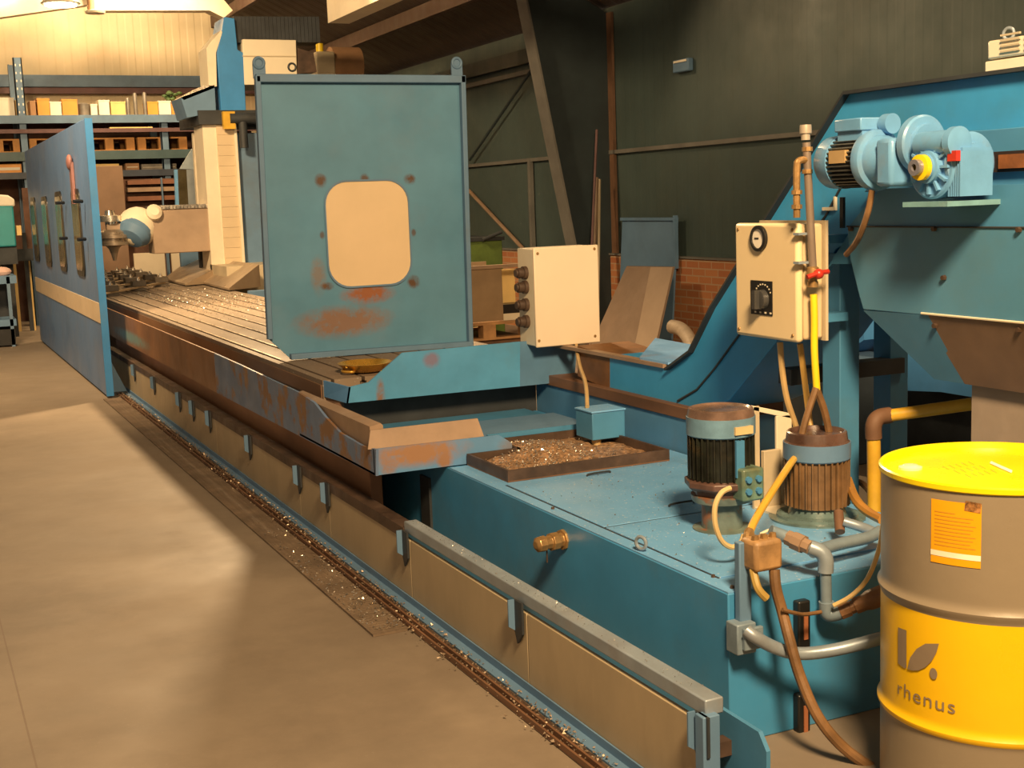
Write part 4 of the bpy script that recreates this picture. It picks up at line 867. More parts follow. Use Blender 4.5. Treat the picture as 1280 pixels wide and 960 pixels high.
chips('metal_chips', 'bright metal chips lying on the brown heap in the tray', 1300, lambda: (lambda x, y: None if (y > 5.1 and x < 2.39) else V((x, y, TZ+.018+.045*math.exp(-((x-2.47)/.17)**2-((y-5.12)/.2)**2))))(min(max(Gs(2.42, .15), x0_+.02), 2.85), min(max(Gs(5.02, .17), y0_+.02), 5.35)), (.002, .007))
chips('metal_chips', 'bright metal chips scattered over the pale tank top', 170, lambda: V((U(2.08, 2.95), U(3.2, 4.68), TZ+.004)), (.0015, .005))
chips('metal_chips', 'metal chips strewn along the floor gutter beside the guard wall', 2200, lambda: V((min(max(Gs(1.645, .03), 1.56), 1.685), 3+9*random.random()**1.2, .012)), (.003, .008), mat('dull_chips', (.55, .42, .3), .35, metal=.6, var=.4, scale=30))
chips('metal_chips', 'metal chips strewn over the end of the floor plate', 420, lambda: V((U(1.46, 1.6), 4.5+abs(Gs(0, .8)), .011)), (.003, .007))
chips('metal_chips', 'metal chips scattered on the slotted table beside the milling head', 1800, lambda: V((U(2.2, 3.15), min(max(Gs(12.8, 1.2), 9.5), 15.5), .722)), (.003, .009))
chips('metal_chips', 'metal chips along the guard wall top rail', 260, lambda: V((GX+U(.005, .05), U(2.7, 9), .309 if False else .336 if random.random() < .01 else .337)) if False else V((GX+U(.005, .05), U(2.7, 4.85), .336)), (.001, .003))
chips('metal_chips', 'a few bright chips on the trough floor under the end tray', 60, lambda: V((Gs(2.6, .2), 5.35+U(-.1, .1), .473)), (.003, .007))

# ================================================================ DRUM
DR = .29; dcx, dcy = 0, 2.456
best = None
rv = ray(1101, 650); nx, ny = rv.y, -rv.x; nl = math.hypot(nx, ny); nx /= nl; ny /= nl
dcx = (DR - ny*dcy)/nx
def silz(u, v):
    rr = ray(u, v); d = math.sqrt(max(dcx*dcx+dcy*dcy-DR*DR, 0)); return 1.6+rr.z*d/math.hypot(rr.x, rr.y)
DZ = silz(1101, 576)
dr = thing('oil_drum', 'yellow-topped grey lubricant drum with yellow band at the right edge', 'drum', (dcx, dcy, 0))
hz1, hz2 = silz(1101, 722), silz(1098, 864)
def prof(z0, z1, hoops=()):
    out = []; k = 40
    for i in range(k+1):
        z = z0+(z1-z0)*i/k; r = DR
        for hc in (hz1, hz2): r += .009*math.exp(-((z-hc)/.011)**2)
        out.append((z, r))
    return out
yb0, yb1 = hz2-.012, hz1-.022
MB().lathe((dcx, dcy, 0), (0, 0, 1), prof(yb1, DZ-.012), 96, cap=False).build('upper_shell', drumgrey, dr)
MB().lathe((dcx, dcy, 0), (0, 0, 1), prof(yb0, yb1), 96, cap=False).build('yellow_band', drumyellow, dr)
MB().lathe((dcx, dcy, 0), (0, 0, 1), [(0.001, 0), (0.001, DR)]+prof(.002, yb0), 96, cap=False).build('lower_shell', drumgrey, dr)
MB().lathe((dcx, dcy, 0), (0, 0, 1), [(DZ-.02, DR), (DZ-.016, DR+.006), (DZ-.004, DR+.007), (DZ, DR+.003), (DZ-.001, DR-.004), (DZ-.016, DR-.008), (DZ-.017, 0)], 96, cap=False).build('lid', lidyellow, dr)
a = az(DZ-.016, 1138, 586); MB().lathe(a, (0, 0, 1), [(0, .03), (.006, .03), (.009, .02), (.011, .018), (.012, 0)], 24).build('bung', mat('white_bung', (.85, .75, .45), .3), dr)
a, b = az(DZ-.015, 1238, 578), az(DZ-.015, 1265, 590); w = V((.012, .010, 0))
MB().quadbox([a-w, b-w, b+w, a+w, a-w+V((0, 0, .001)), b-w+V((0, 0, .001)), b+w+V((0, 0, .001)), a+w+V((0, 0, .001))]).build('lid_sticker', mat('white_sticker', (.95, .92, .75), .4), dr)
mb = MB()
for k in range(5):
    for q in range(3):
        a = az(DZ-.016, 1178+q*14+k*8, 583+q*5-k*1.5); b = az(DZ-.016, 1186+q*14+k*8, 587+q*5-k*1.5); w = V((.001, .0015, 0))
        mb.quadbox([a-w, b-w, b+w, a+w, a-w+V((0, 0, .0006)), b-w+V((0, 0, .0006)), b+w+V((0, 0, .0006)), a+w+V((0, 0, .0006))])
mb.build('lid_print', mat('lid_print', (.6, .42, .02), .4), dr)
def oncyl(u, v, off=.002):
    r = ray(u, v); ox, oy = EYE.x-dcx, EYE.y-dcy; A = r.x**2+r.y**2; B = 2*(ox*r.x+oy*r.y); Cc = ox*ox+oy*oy-(DR+off)**2
    t = (-B-math.sqrt(max(B*B-4*A*Cc, 0)))/(2*A); p = EYE+r*t; th = math.atan2(p.y-dcy, p.x-dcx)
    return (th-2*math.pi if th > 0 else th), p.z
def wrap(mesh_pts, th0, z0, off):                         # (s, h) -> drum surface
    return [V((dcx+(DR+off)*math.cos(th0+s/DR), dcy+(DR+off)*math.sin(th0+s/DR), z0+h)) for s, h in mesh_pts]
def patch(name, poly, th0, z0, off, m, sub=10):
    # poly in (s,h), subdivided into strips in s so that it follows the drum
    bm = bmesh.new(); vs = [bm.verts.new((s, h, 0)) for s, h in poly]; bm.faces.new(vs); bmesh.ops.triangulate(bm, faces=bm.faces[:])
    s0, s1 = min(s for s, h in poly), max(s for s, h in poly)
    for k in range(1, sub): bmesh.ops.bisect_plane(bm, geom=bm.verts[:]+bm.edges[:]+bm.faces[:], plane_co=(s0+(s1-s0)*k/sub, 0, 0), plane_no=(1, 0, 0))
    for v in bm.verts: v.co = wrap([(v.co.x, v.co.y)], th0, z0, off)[0]
    mb = MB(); mb.bm.free(); mb.bm = bm; o = mb.build(name, m, dr); return o
# orange label
(t0, zA), (t1, zB), (t2, zC), (t3, zD) = oncyl(1164, 623), oncyl(1227, 636), oncyl(1221, 716), oncyl(1158, 704)
S_ = lambda t: (t-t0)*DR
patch('label', [(0, 0), (S_(t1), 0), (S_(t1), zC-zB), (0, zC-zB)], t0, zA, .0015, labelorange, 16)
lw, lh = S_(t1), zC-zB
patch('label_stripe', [(0, lh*.80), (lw, lh*.80), (lw, lh*.885), (0, lh*.885)], t0, zA, .0022, mat('label_white', (.95, .85, .65), .4), 12)
for k in range(10):
    h_ = lh*(.18+k*.058); patch('label_text_line', [(lw*.08, h_), (lw*(.5 if k == 0 else .9-.05*(k % 3)), h_), (lw*(.5 if k == 0 else .9-.05*(k % 3)), h_-.0022), (lw*.08, h_-.0022)], t0, zA, .0021, labelink, 8)
patch('label_picture', [(lw*.70, .006), (lw*1.0, .002), (lw*.98, -.022), (lw*.68, -.018)], t0, zA, .0024, mat('label_picture', (.35, .16, .05), .4, var=.8, scale=60), 5)
# logo
def lp(u, v): t, z = oncyl(u, v); return ((t-tL)*DR, z-zL)
tL, zL = oncyl(1123, 785)
patch('logo_bar', [lp(1122.5, 784), lp(1133, 788), lp(1133, 835.5), lp(1130, 835), lp(1122.5, 829)], tL, zL, .002, drumink, 4)
leaf = [lp(*q) for q in ((1134.5, 836), (1138, 822), (1146, 811), (1157, 804.5), (1174, 804.5), (1171, 815), (1165, 826), (1157, 834), (1148, 838), (1140, 838))]
patch('logo_leaf', leaf, tL, zL, .003, drumink, 1)
cx_, cy_ = 1167, 842; dot = []
a = lp(cx_, cy_)
patch('logo_dot', [(a[0]+.0105*math.cos(2*math.pi*k/20), a[1]+.0145*math.sin(2*math.pi*k/20)) for k in range(20)][::1], tL, zL, .003, drumink, 1)
cu = bpy.data.curves.new('lettering', 'FONT'); cu.body = 'rhenus'; cu.size = .052; cu.space_character = 1.12; cu.resolution_u = 4
to = bpy.data.objects.new('lettering_tmp', cu); C.objects.link(to); bpy.context.view_layer.update()
me = bpy.data.meshes.new_from_object(to.evaluated_get(bpy.context.evaluated_depsgraph_get())); bpy.data.objects.remove(to)
bm = bmesh.new(); bm.from_mesh(me); w_ = max(v.co.x for v in bm.verts)
a, b = lp(1121, 866), lp(1194, 888); sx_ = (b[0]-a[0])/w_
for k in range(0): bmesh.ops.bisect_plane(bm, geom=bm.verts[:]+bm.edges[:]+bm.faces[:], plane_co=(w_*k/40, 0, 0), plane_no=(1, 0, 0))
for v in bm.verts: v.co = wrap([(a[0]+v.co.x*sx_, a[1]+v.co.y+(b[1]-a[1])*0)], tL, zL, .002)[0]
mb = MB(); mb.bm.free(); mb.bm = bm; mb.build('lettering', drumink, dr)

# ================================================================ BACKGROUND, RIGHT
# blue bins / machine beyond the conveyor
bn = thing('blue_machine', 'light blue low machine housing seen behind the conveyor legs', 'machine', (5.3, 5.8, 0))
J = lambda u, v, x=5.0: ax(x, u, v)
mb = MB(); mb.prism([J(1045, 378), J(1080, 385), J(1080, 425), J(1050, 445), J(1030, 440)], (.8, 0, 0)); mb.build('upper_housing', mat('bright_blue_paint', (.09, .33, .72), .4, var=.08), bn)
mb = MB(); mb.prism([J(1126, 425), J(1205, 455), J(1300, 470), J(1300, 510), J(1176, 490), J(1126, 488)], (.8, 0, 0)); mb.build('lower_housing', MATS['bright_blue_paint'], bn)
mb = MB(); mb.prism([J(1062, 468), J(1090, 468), J(1090, 498), J(1062, 500)], (.6, 0, 0)); mb.build('side_housing', MATS['bright_blue_paint'], bn)
A = J(1063, 402); MB().box(4.985, 5.0, A.y-.12, A.y+.06, A.z-.03, A.z+.03).build('yellow_mark', boxyellow, bn)
A = J(1066, 425); MB().box(4.985, 5.0, A.y-.05, A.y+.12, A.z-.07, A.z+.05).build('dark_port', black, bn)
A, B = J(1040, 445, 5.2), J(1300, 500, 5.2)
MB().box(5.2, 5.9, B.y, A.y, 0, .52).build('dark_base', darkgap, bn)
dk = thing('low_cabinet', 'dark blue-grey low cabinet behind the conveyor slope', 'cabinet', (4.9, 6.3, 0))
A, B = J(905, 440, 4.7), J(1040, 440, 4.7)
MB().box(4.7, 5.15, B.y, A.y, 0, J(960, 447, 4.7).z).build('body', mat('dark_slate_paint', (.06, .08, .10), .6, var=.2), dk, bevel=.01)
MB().box(4.66, 5.17, B.y-.02, A.y+.02, J(960, 447, 4.7).z, J(960, 440, 4.7).z).build('top', greyblue, dk)
# sheets leaning on the wall
def leaning(name, pts, x, lean, m, label, cat):
    # foot at x-lean, top at x
    a, b, c, d = pts
    P = []
    for (u, v) in pts: P.append(ax(x, u, v))
    zt_ = P[0].z; zb_ = 0
    L_, R_ = P[0].y, P[1].y
    o = MB().quadbox([(x-lean, L_, 0.005), (x-lean, R_, .005), (x-lean+.02, R_, .005), (x-lean+.02, L_, .005), (x, L_, zt_), (x, R_, zt_), (x+.02, R_, zt_), (x+.02, L_, zt_)])
    return o
o = leaning('x', ((778, 272), (846, 272), (0, 0), (0, 0)), 6.90, .10, blue, '', '').build('framed_sheet', mat('leaning_blue_paint', (.11, .20, .32), .5, var=.08))
tag(o, 'blue framed panel leaning on the brick wall behind the tan sheets', 'panel')
A, B = ax(6.90, 778, 272), ax(6.90, 846, 272)
MB().box(6.87, 6.905, B.y, A.y, A.z-.03, A.z).box(6.86, 6.90, B.y-.02, B.y+.01, A.z-.5, A.z+.02).build('rim', greyblue, o)
o = thing('leaning_sheet', 'tan steel sheet leaning on the wall in front of the blue panel', 'sheet', (6.6, 12, 0))
a, b, c, d = ax(6.55, 784, 332), ax(6.55, 842, 334), ax(6.2, 752, 440), ax(6.2, 832, 442)
a2_, d2_ = V((6.72, a.y, a.z)), V((6.72, b.y, b.z))
mb = MB(); f1, f2 = V((6.2, 11.75, .005)), V((6.2, 10.3, .005))
t1_, t2_ = ax(6.62, 783, 333), ax(6.62, 842, 334)
f1.y = ax(6.3, 745, 455).y; f2.y = ax(6.3, 826, 455).y
n_ = V((.015, 0, .005)); MB().quadbox([f1, f2, f2+n_, f1+n_, t1_, t2_, t2_+n_, t1_+n_]).build('sheet', mat('tan_brown_sheet', (.25, .175, .125), .5, var=.08, dirt=(.35, .26, .2, .4)), o)
m1, m2 = f1.lerp(f2, .72), t1_.lerp(t2_, .55); n2 = V((-.004, 0, 0))
MB().quadbox([m1+n2*3, f2+n2*3, f2+n2, m1+n2, m2+n2*3, t2_+n2*3, t2_+n2, m2+n2]).build('pale_sheet', mat('pale_tan_sheet', (.38, .28, .20), .5, var=.06), o)
# poles leaning by the frame
for (u0, v0, u1, v1, m_, lab) in ((745, 222, 738, 425, rustplate, 'pale wooden pole leaning beside the dark frame, thickest of the poles'), (749, 224, 747, 425, board, 'thin tan pole leaning just right of the thickest pole'), (746, 162, 735, 425, purple, 'tallest and thinnest reddish pole leaning beside the dark frame')):
    a, b = ay(12.2, u0, v0), ay(12.0, u1, v1); t = b.z/(a.z-b.z); f = b+(b-a)*t
    tag(MB().cyl(a, V((f.x, f.y, .01)), .014 if m_ is purple else .028 if m_ is rustplate else .018, seg=8).build('leaning_pole', m_), lab, 'pole', 'poles leaning by the frame')
# corrugated duct by the brick wall
mb = MB(); mb.tube([ax(6.4, 840, 408), ax(6.4, 852, 412), ax(6.3, 862, 425), ax(6.2, 868, 445), V((6.15, ax(6.2, 870, 460).y, .05))], .065, 14)
tag(mb.build('flexible_duct', mat('pale_duct', (.45, .36, .27), .5, var=.15, scale=12)), 'pale flexible duct bending down in front of the brick wall', 'duct')
# crates behind the splash panel
cr = thing('sheet_metal_crate', 'open tan sheet metal crate on a pallet behind the splash panel', 'crate', ay(10.5, 625, 395))
YQ = 10.5; A, B = ay(YQ, 560, 336), ay(YQ, 660, 398)
MB().box(A.x, A.x+.03, YQ, YQ+.9, B.z, A.z).box(A.x, B.x, YQ+.88, YQ+.9, B.z, A.z).build('back_sheets', mat('crate_tan', (.36, .26, .16), .5, var=.12), cr)
MB().box(A.x, ay(YQ, 628, 360).x, YQ, YQ+.02, B.z, A.z-.02).build('front_sheet', mat('crate_tan_dark', (.27, .18, .10), .5, var=.12), cr)
MB().box(ay(YQ, 629, 360).x, B.x, YQ+.25, YQ+.27, B.z, A.z-.05).build('inner_sheet', boxyellow, cr)
MB().box(A.x-.02, B.x+.02, YQ-.02, YQ+.03, A.z-.02, A.z+.01).build('rim', rustplate, cr)
def pallet(name, x0, x1, y0, y1, zb, label, m=wood, group=None, h=.13):
    t = thing(name, label, 'pallet', ((x0+x1)/2, (y0+y1)/2, zb), group); n = max(3, int((x1-x0)/.3))
    MB().box(x0, x1, y0, y1, zb+h-.022, zb+h).build('deck', m, t)
    for k in range(3):
        c = x0+.06+(x1-x0-.12)*k/2; MB().box(c-.06, c+.06, y0, y0+.12, zb+.02, zb+h-.022).build('block', m, t); MB().box(c-.06, c+.06, y1-.12, y1, zb+.02, zb+h-.022).build('block', m, t)
    MB().box(x0, x1, y0, y0+.1, zb, zb+.02).build('bottom_board', m, t); MB().box(x0, x1, y1-.1, y1, zb, zb+.02).build('bottom_board', m, t); return t
A2, B2 = ay(YQ, 560, 402), ay(YQ, 662, 402)
pz_ = B.z-.16
pallet('pallet', A.x-.1, B.x+.05, YQ-.05, YQ+.95, max(pz_-.0, 0), 'brown wooden pallet under the tan sheet metal crate', h=.155)
if pz_ > .05:
    MB()
bx_ = thing('dark_part_box', 'small black-topped box on the pallet beside the cream cabinet', 'box', ay(YQ-.3, 637, 396))
A3, B3 = ay(YQ+.03, 628, 388), ay(YQ+.03, 655, 400); PT = max(pz_, 0)+.155
MB().box(A3.x, B3.x, YQ+.03, YQ+.22, PT, A3.z-.03).build('body', ivory, bx_)
MB().box(A3.x-.01, B3.x, YQ+.025, YQ+.225, A3.z-.03, A3.z+.05).build('top', black, bx_)
gn = thing('green_skip', 'olive green metal bin behind the tan crate', 'bin', ay(12.6, 600, 340))
A, B = ay(12.6, 560, 300), ay(12.6, 629, 335)
MB().box(A.x, B.x, 12.6, 13.4, 0, A.z-.03).build('body', green, gn, bevel=.01)
MB().box(A.x-.02, B.x+.02, 12.58, 13.42, A.z-.03, A.z+.01).build('rim', darkgap, gn)
a, b = ay(12.55, 603, 300), ay(12.55, 627, 290); MB().cyl(a, b, .02, seg=8).build('bar', darkgap, gn)
# floor stub supports for the crate pallet
if pz_ > .05:
    o = MB().box(A2.x-.0, B2.x, YQ, YQ+.9, 0, pz_-.002).build('platform', rusty); tag(o, 'low rusty brown platform carrying the crate pallet', 'platform')

# ================================================================ BACKGROUND, LEFT: RACK AND BOXES
RYK = 20.2
Rk = lambda u, v, dy=0: ay(RYK+dy, u, v)
rk = thing('pallet_rack', 'blue steel pallet rack along the beige back wall', 'rack', (Rk(30, 300).x, RYK, 0))
for u in (28, 205):
    x = Rk(u, 150).x; zt_ = Rk(u, 72).z if u == 28 else Rk(u, 150).z
    mb = MB(); mb.box(x-.06, x+.06, RYK, RYK+.012, 0, zt_).box(x-.06, x-.045, RYK, RYK+.09, 0, zt_).box(x+.045, x+.06, RYK, RYK+.09, 0, zt_); mb.build('upright', rackblue, rk)
    mb = MB(); mb.box(x-.06, x-.045, RYK+.9, RYK+1.0, 0, zt_).box(x-.06, x+.06, RYK+.99, RYK+1.0, 0, zt_); mb.build('rear_upright', rackblue, rk)
    if u == 28:
        for k in range(int((zt_-2.9)/.11)):
            for q in (-.03, .03): MB().box(x+q-.008, x+q+.008, RYK-.003, RYK, 2.95+k*.11, 2.98+k*.11).build('upright_hole', boxwhite, rk)
def beam(v0, v1, m, name='beam', dy=-.05):
    a, b = Rk(100, v0), Rk(100, v1); MB().box(-1.5, 5.3, RYK+dy, RYK+dy+.05, b.z, a.z).build(name, m, rk); return a.z, b.z
z_top, _ = beam(144, 154, MATS['rack_blue_paint'])
beam(161, 166, purple)
z_mid, _ = beam(189, 200, mat('dark_teal_beam', (.05, .09, .10), .5))
z_low, _ = beam(214, 222, mat('dark_navy_beam', (.03, .04, .06), .5))
for z in (z_top, z_mid, z_low): MB().box(-1.5, 5.3, RYK, RYK+1.0, z-.03, z-.002).build('shelf_deck', purple, rk)
MB().box(1.0, 5.3, RYK+1.02, RYK+1.04, 0, z_top-.03).build('back_sheet', mat('dark_red_brown', (.13, .06, .035), .7, var=.3), rk)  # added sheet, darkens the view behind the pallets
gpp = 'pallets on the rack middle level'
labs = ['pallet on the rack level left of the blue upright', 'pallet on the rack behind the top of the blue window guard', 'empty pallet on the rack right of the window guard', 'pallet on the rack beside the milling column covers']
for i, (u0, u1) in enumerate(((-30, 28), (36, 100), (106, 170), (174, 236))):
    a, b = Rk(u0, 180), Rk(u1, 180); pallet('rack_pallet', a.x, b.x, RYK+.12, RYK+.85, z_mid, labs[i], mat('orange_pallet_wood', (.50, .24, .07), .7, var=.2), gpp, h=Rk(100, 172).z-z_mid)
gtop = 'boxes on the rack top level'
tb = [(-6, 17, 128, boxwhite, 'white carton on the rack top left of the blue upright'), (19, 22, 131, boxyellow, 'narrow yellow carton beside the blue upright on the rack top'),
      (37, 44, 132, boxbrown, 'small brown box just right of the blue upright on the rack top'), (46, 61, 129, boxorange, 'orange bin on the rack top, nearest the blue upright'), (62, 76, 133, boxwhite, 'white bin between two orange bins on the rack top'),
      (77, 96, 130, boxorange, 'orange bin right of the white bin on the rack top'), (98, 112, 134, boxgrey, 'grey round-ended metal part on the rack top'), (113, 121, 136, boxwhite, 'small white carton right of the grey metal part'),
      (123, 136, 131, boxwhite, 'white carton at the middle of the rack top'), (138, 156, 133, boxyellow, 'pale grey-yellow tray of parts on the rack top'),
      (157, 162, 128, boxgrey, 'slim grey canister on the rack top'), (166, 171, 122, boxgrey, 'tall slim dark canister on the rack top'), (178, 183, 121, boxgrey, 'dark bottle standing before the orange bins on the rack top'),
      (184, 197, 133, boxorange, 'orange bin left of the white carton near the column'), (198, 213, 132, boxwhite, 'white carton between orange bins near the column'), (214, 230, 133, boxorange, 'last orange bin on the rack top, below a green plant-like tuft')]
for i, (u0, u1, v, m_, lab) in enumerate(tb):
    a, b = Rk(u0, v-6, .1), Rk(u1, v-6, .1)
    t = thing('storage_box', lab, 'box', ((a.x+b.x)/2, RYK+.3, z_top), gtop)
    if m_ is boxgrey:
        rr_ = (b.x-a.x)/2; MB().lathe(((a.x+b.x)/2, RYK+.1+rr_, z_top), (0, 0, 1), [(0, rr_), (a.z-z_top-.02, rr_), (a.z-z_top, rr_*.6)], 14).build('body', m_, t)
    else:
        MB().box(a.x, b.x, RYK+.1, RYK+.5, z_top, a.z-.02).build('body', m_, t); MB().box(a.x-.005, b.x+.005, RYK+.095, RYK+.505, a.z-.02, a.z).build('rim', m_, t)
a = Rk(215, 121, .1)
mb = MB()
for k in range(14): q = V((a.x+Gs(0, .07), RYK+.3+Gs(0, .05), a.z+U(-.05, .09))); mb.ball(q, .045, (1, 1, .6), 8)
tag(mb.build('green_tuft', mat('leaf_green', (.05, .10, .03), .6)), 'dark green tuft standing on the last orange bin', 'plant')
# lower shelf items
gl = 'items on the rack lower level'
for i, (u0, u1, v, m_, lab) in enumerate(((-8, 27, 205, boxorange, 'orange box on the lower shelf left of the blue upright'), (112, 150, 205, boxyellow, 'long pale carton on the lower shelf above the brown board'), (158, 175, 204, boxbrown, 'brown part box on the lower rack shelf'), (178, 222, 205, boxgrey, 'grey machined part on the lower rack shelf'))):
    a, b = Rk(u0, v), Rk(u1, v); t = thing('shelf_box', lab, 'box', ((a.x+b.x)/2, RYK+.3, z_low), gl)
    MB().box(a.x, b.x, RYK+.10, RYK+.6, z_low, a.z).build('body', m_, t); MB().box(a.x+.02, b.x-.02, RYK+.092, RYK+.10, z_low+.04, a.z-.05).build('label_strip', boxwhite, t)
a, b = Rk(138, 166, -.06), Rk(192, 169, -.06)
tag(MB().box(a.x, b.x, RYK-.02, RYK+.1, z_mid+.30, z_mid+.34).build('timber_batten', boxyellow), 'pale timber batten lying on the rack above the pallets', 'batten')
a, b = ay(19.6, 113, 208), ay(19.6, 160, 300)
o = MB().box(a.x, b.x, 19.6, 19.66, 0, a.z).build('brown_board', mat('brown_hardboard', (.23, .14, .085), .6, var=.08), None, bevel=.004); tag(o, 'large brown board standing in front of the rack behind the spindle', 'board')
lw_ = thing('low_rack', 'rusty red low rack of long bars behind the milling head', 'rack', (Rk(190, 300).x, 20, 0))
for v in (226, 235, 246, 262): a, b = ay(20.0, 158, v), ay(20.0, 235, v+3); MB().box(a.x, b.x, 19.9, 20.1, b.z, a.z).build('bar', rustplate if v == 235 else mat('red_brown_bar', (.20, .08, .04), .6), lw_)
a, b = ay(19.9, 200, 222), ay(19.9, 207, 300); MB().box(a.x, b.x, 19.82, 19.9, 0, a.z).build('post', rackblue, lw_)
MB().box(ay(20, 158, 300).x, ay(20, 235, 300).x, 20.12, 20.16, 0, ay(20, 158, 224).z).build('back_sheet', mat('dark_red_brown', (.13, .06, .035), .7, var=.3), lw_)
# glazed guard beside the column
ggr = thing('far_guard', 'pale blue angled guard with window beside the column covers', 'guard', ay(17.2, 230, 300))
F2 = lambda u, v: ay(17.2, u, v)
mb = MB(); mb.prism([F2(225, 211), F2(240, 186), F2(254, 186), F2(254, 212)], (0, .05, 0)); mb.build('sloped_top', mat('pale_grey_blue', (.35, .42, .46), .4), ggr)
mb = MB(); mb.prism([F2(218, 212), F2(222, 212), F2(224, 262), F2(220, 262)], (0, .05, 0)); mb.build('frame_post', bluelt, ggr)
mb = MB(); mb.prism([F2(233, 212), F2(254, 211), F2(258, 262), F2(236, 262)], (0, .05, 0)); mb.build('panel', mat('pale_slate_panel', (.25, .28, .30), .4), ggr)
mb = MB(); mb.prism([F2(222, 212), F2(233, 212), F2(236, 262), F2(224, 262)], (0, .02, 0)); mb.build('pane', glass, ggr)
A, B = F2(222, 262), F2(258, 262); MB().box(A.x, B.x, 17.2, 17.3, .74, A.z).build('lower_panel', greyblue, ggr)
cvp = thing('cover_strips', 'pair of tall cream cover strips left of the column', 'cover', ay(16.2, 248, 300))
F3 = lambda u, v: ay(16.2, u, v)
mb = MB(); mb.prism([F3(241, 166), F3(245, 168), F3(251, 262), F3(247, 262)], (0, .08, 0)); mb.build('strip', cream, cvp)
mb = MB(); mb.prism([F3(247, 166), F3(250, 168), F3(259, 262), F3(254, 262)], (0, .08, 0)); mb.build('strip', ivorydk, cvp)
mb = MB(); mb.box(F3(246, 262).x, F3(259, 262).x, 16.2, 16.3, .73, F3(246, 262).z); mb.build('foot', darkgap, cvp)
# cream stand panels beneath the ram
st = thing('cream_base_panels', 'cream base panels seen under the ram behind the table', 'panel', ay(19.1, 215, 340))
for u0, u1 in ((167, 208), (214, 228)):
    A, B = ay(19.1, u0, 317), ay(19.1, u1, 350); MB().box(A.x, B.x, 19.1, 19.16, 0, A.z).build('panel', cream, st)
A, B = ay(19.1, 208, 300), ay(19.1, 213, 350); MB().box(A.x, B.x, 19.06, 19.1, 0, A.z+.2).build('post', greyblue, st)
# teal machine at the left edge
tm = thing('teal_machine', 'teal enamel machine head with white cover at the left edge', 'machine', (ay(18.4, 0, 300).x, 18.4, 0))
F4 = lambda u, v: ay(18.2, u, v)
A, B = F4(-25, 258), F4(21, 308)
MB().box(A.x, B.x, 18.2, 19.0, B.z, A.z).build('body', tealbright, tm, bevel=.02)
A2 = F4(-25, 242); MB().prism([F4(-25, 258), F4(19, 258), F4(18, 249), F4(10, 244), F4(-25, 241)], (0, .7, 0)).build('white_cover', boxwhite, tm, bevel=.02)
A, B = F4(-25, 309), F4(23, 330); MB().box(A.x, B.x, 18.25, 19.0, B.z, A.z).build('dark_ledge', darkgap, tm)
A, B = F4(14, 330), F4(24, 420); MB().box(A.x-.1, A.x+.05, 18.6, 18.9, 0, A.z).build('stand', darkgap, tm)
A, B = F4(20, 282), F4(27, 294); MB().box(A.x, B.x, 18.15, 18.3, B.z, A.z).build('handle_block', boxyellow, tm)
tl = thing('tool_trolley', 'dark blue tool trolley under the teal machine at the left edge', 'trolley', (ay(17.2, 5, 400).x, 17.2, 0))
F5 = lambda u, v: ay(17.2, u, v)
A, B = F5(-30, 348), F5(20, 425)
for v0, v1, m_ in ((347, 354, greyblue), (402, 407, greyblue)): a, b = F5(-30, v0), F5(21, v1); MB().box(a.x, b.x, 17.2, 17.8, b.z, a.z).build('shelf', m_, tl)
MB().box(A.x, B.x, 17.75, 17.8, .0, A.z).build('back', darkgap, tl)
for x in (B.x-.05, B.x-.5): MB().box(x, x+.04, 17.2, 17.24, 0, A.z).build('post', rackblue, tl)
MB().box(A.x, B.x, 17.2, 17.75, .02, .22).build('drawer', black, tl)
a = F5(4, 342); MB()
tag(MB().ball((a.x, 17.45, F5(0, 347).z+.06), .09, (1.3, 1, .7), 12).build('rag', mat('pink_rag', (.75, .5, .42), .8)), 'crumpled pale pink rag on the tool trolley', 'rag')
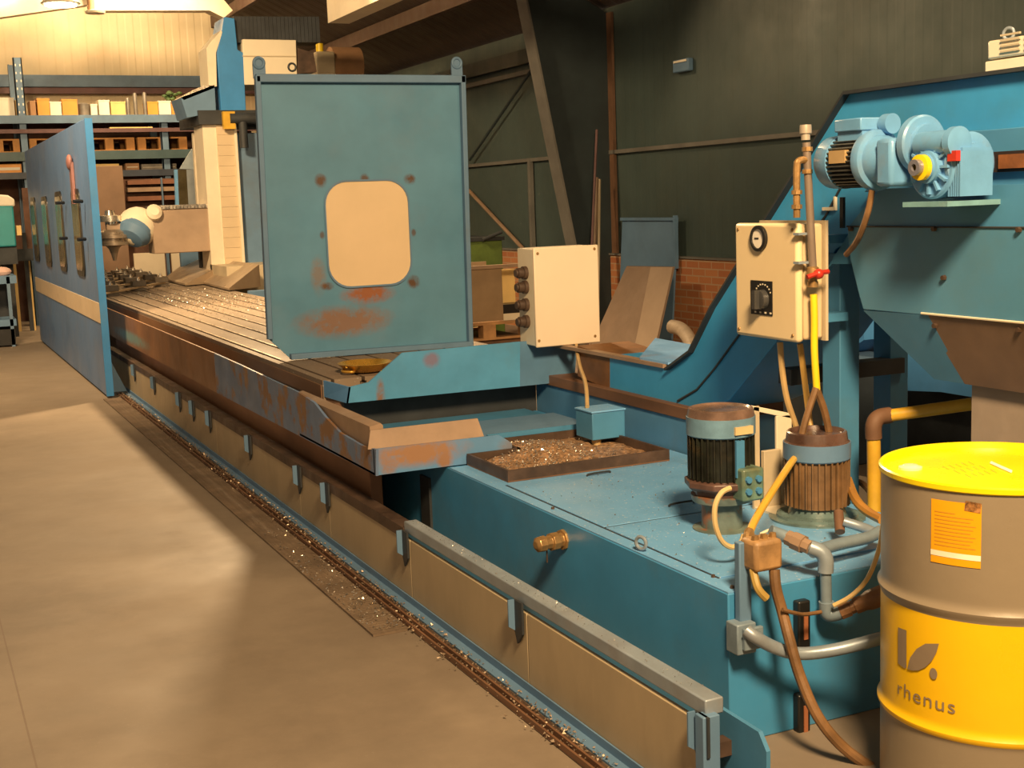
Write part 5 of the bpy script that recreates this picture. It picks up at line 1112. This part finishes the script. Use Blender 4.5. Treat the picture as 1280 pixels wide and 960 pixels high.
cw = thing('cream_door_panels', 'cream panels with dark post right of the tool trolley', 'panel', (ay(19.4, 33, 400).x, 19.4, 0))
for u0, u1 in ((15, 28), (33, 46)):
    A, B = ay(19.4, u0, 326), ay(19.4, u1, 420); MB().box(A.x, B.x, 19.4, 19.45, 0, A.z).build('panel', boxyellow, cw)
A, B = ay(19.4, 28, 300), ay(19.4, 33, 300); MB().box(A.x, B.x, 19.38, 19.46, 0, A.z+.1).build('post', darkgap, cw)
A, B = ay(19.4, 12, 312), ay(19.4, 50, 325); MB().box(A.x, B.x, 19.36, 19.5, B.z, A.z).build('crossbar', darkgap, cw)
hbm = MB(); a = ay(19.5, 60, 245); hbm.box(ay(19.5, 24, 200).x, ay(19.5, 55, 200).x, 19.52, 19.56, ay(19.5, 24, 312).z, ay(19.5, 24, 235).z)
tag(hbm.build('dark_cupboard_door', MATS['dark_red_brown']), 'dark red-brown cupboard door behind the window guard', 'door')

# ================================================================ LAMP
A = ay(18.2, 75, 0)
lp_ = thing('high_bay_lamp', 'bright round high bay lamp hanging at the top left', 'lamp', (2.15, 18.2, 4.30))
MB().lathe((2.15, 18.2, 4.30), (0, 0, 1), [(0, .24), (.01, .25), (.14, .12), (.26, .07), (.28, .02)], 28).build('reflector', ivory, lp_)
MB().lathe((2.15, 18.2, 4.28), (0, 0, 1), [(0, .2), (.02, .2)], 28).build('lens', lampglow, lp_)
MB().cyl((2.15, 18.2, 4.57), (2.15, 18.2, 5.02), .01, seg=6).build('hanger', darkgap, lp_)
a = ay(19.0, 118, 8); lp2 = thing('ceiling_fan_lamp', 'unlit lamp with white disc hanging from a brown stem at the top left', 'lamp', (a.x, 19.0, a.z-.1))
b = ay(19.0, 119, 15)
MB().cyl((b.x-.05, 19, b.z), (b.x-.05, 19, b.z+.35), .05).build('stem', boxbrown, lp2)
MB().lathe((b.x, 19, b.z-.02), (0, 0, 1), [(0, .13), (.03, .14), (.05, .05)], 20).build('disc', ivory, lp2)

for o in bpy.data.objects:
    if 'wloc' in o: del o['wloc']
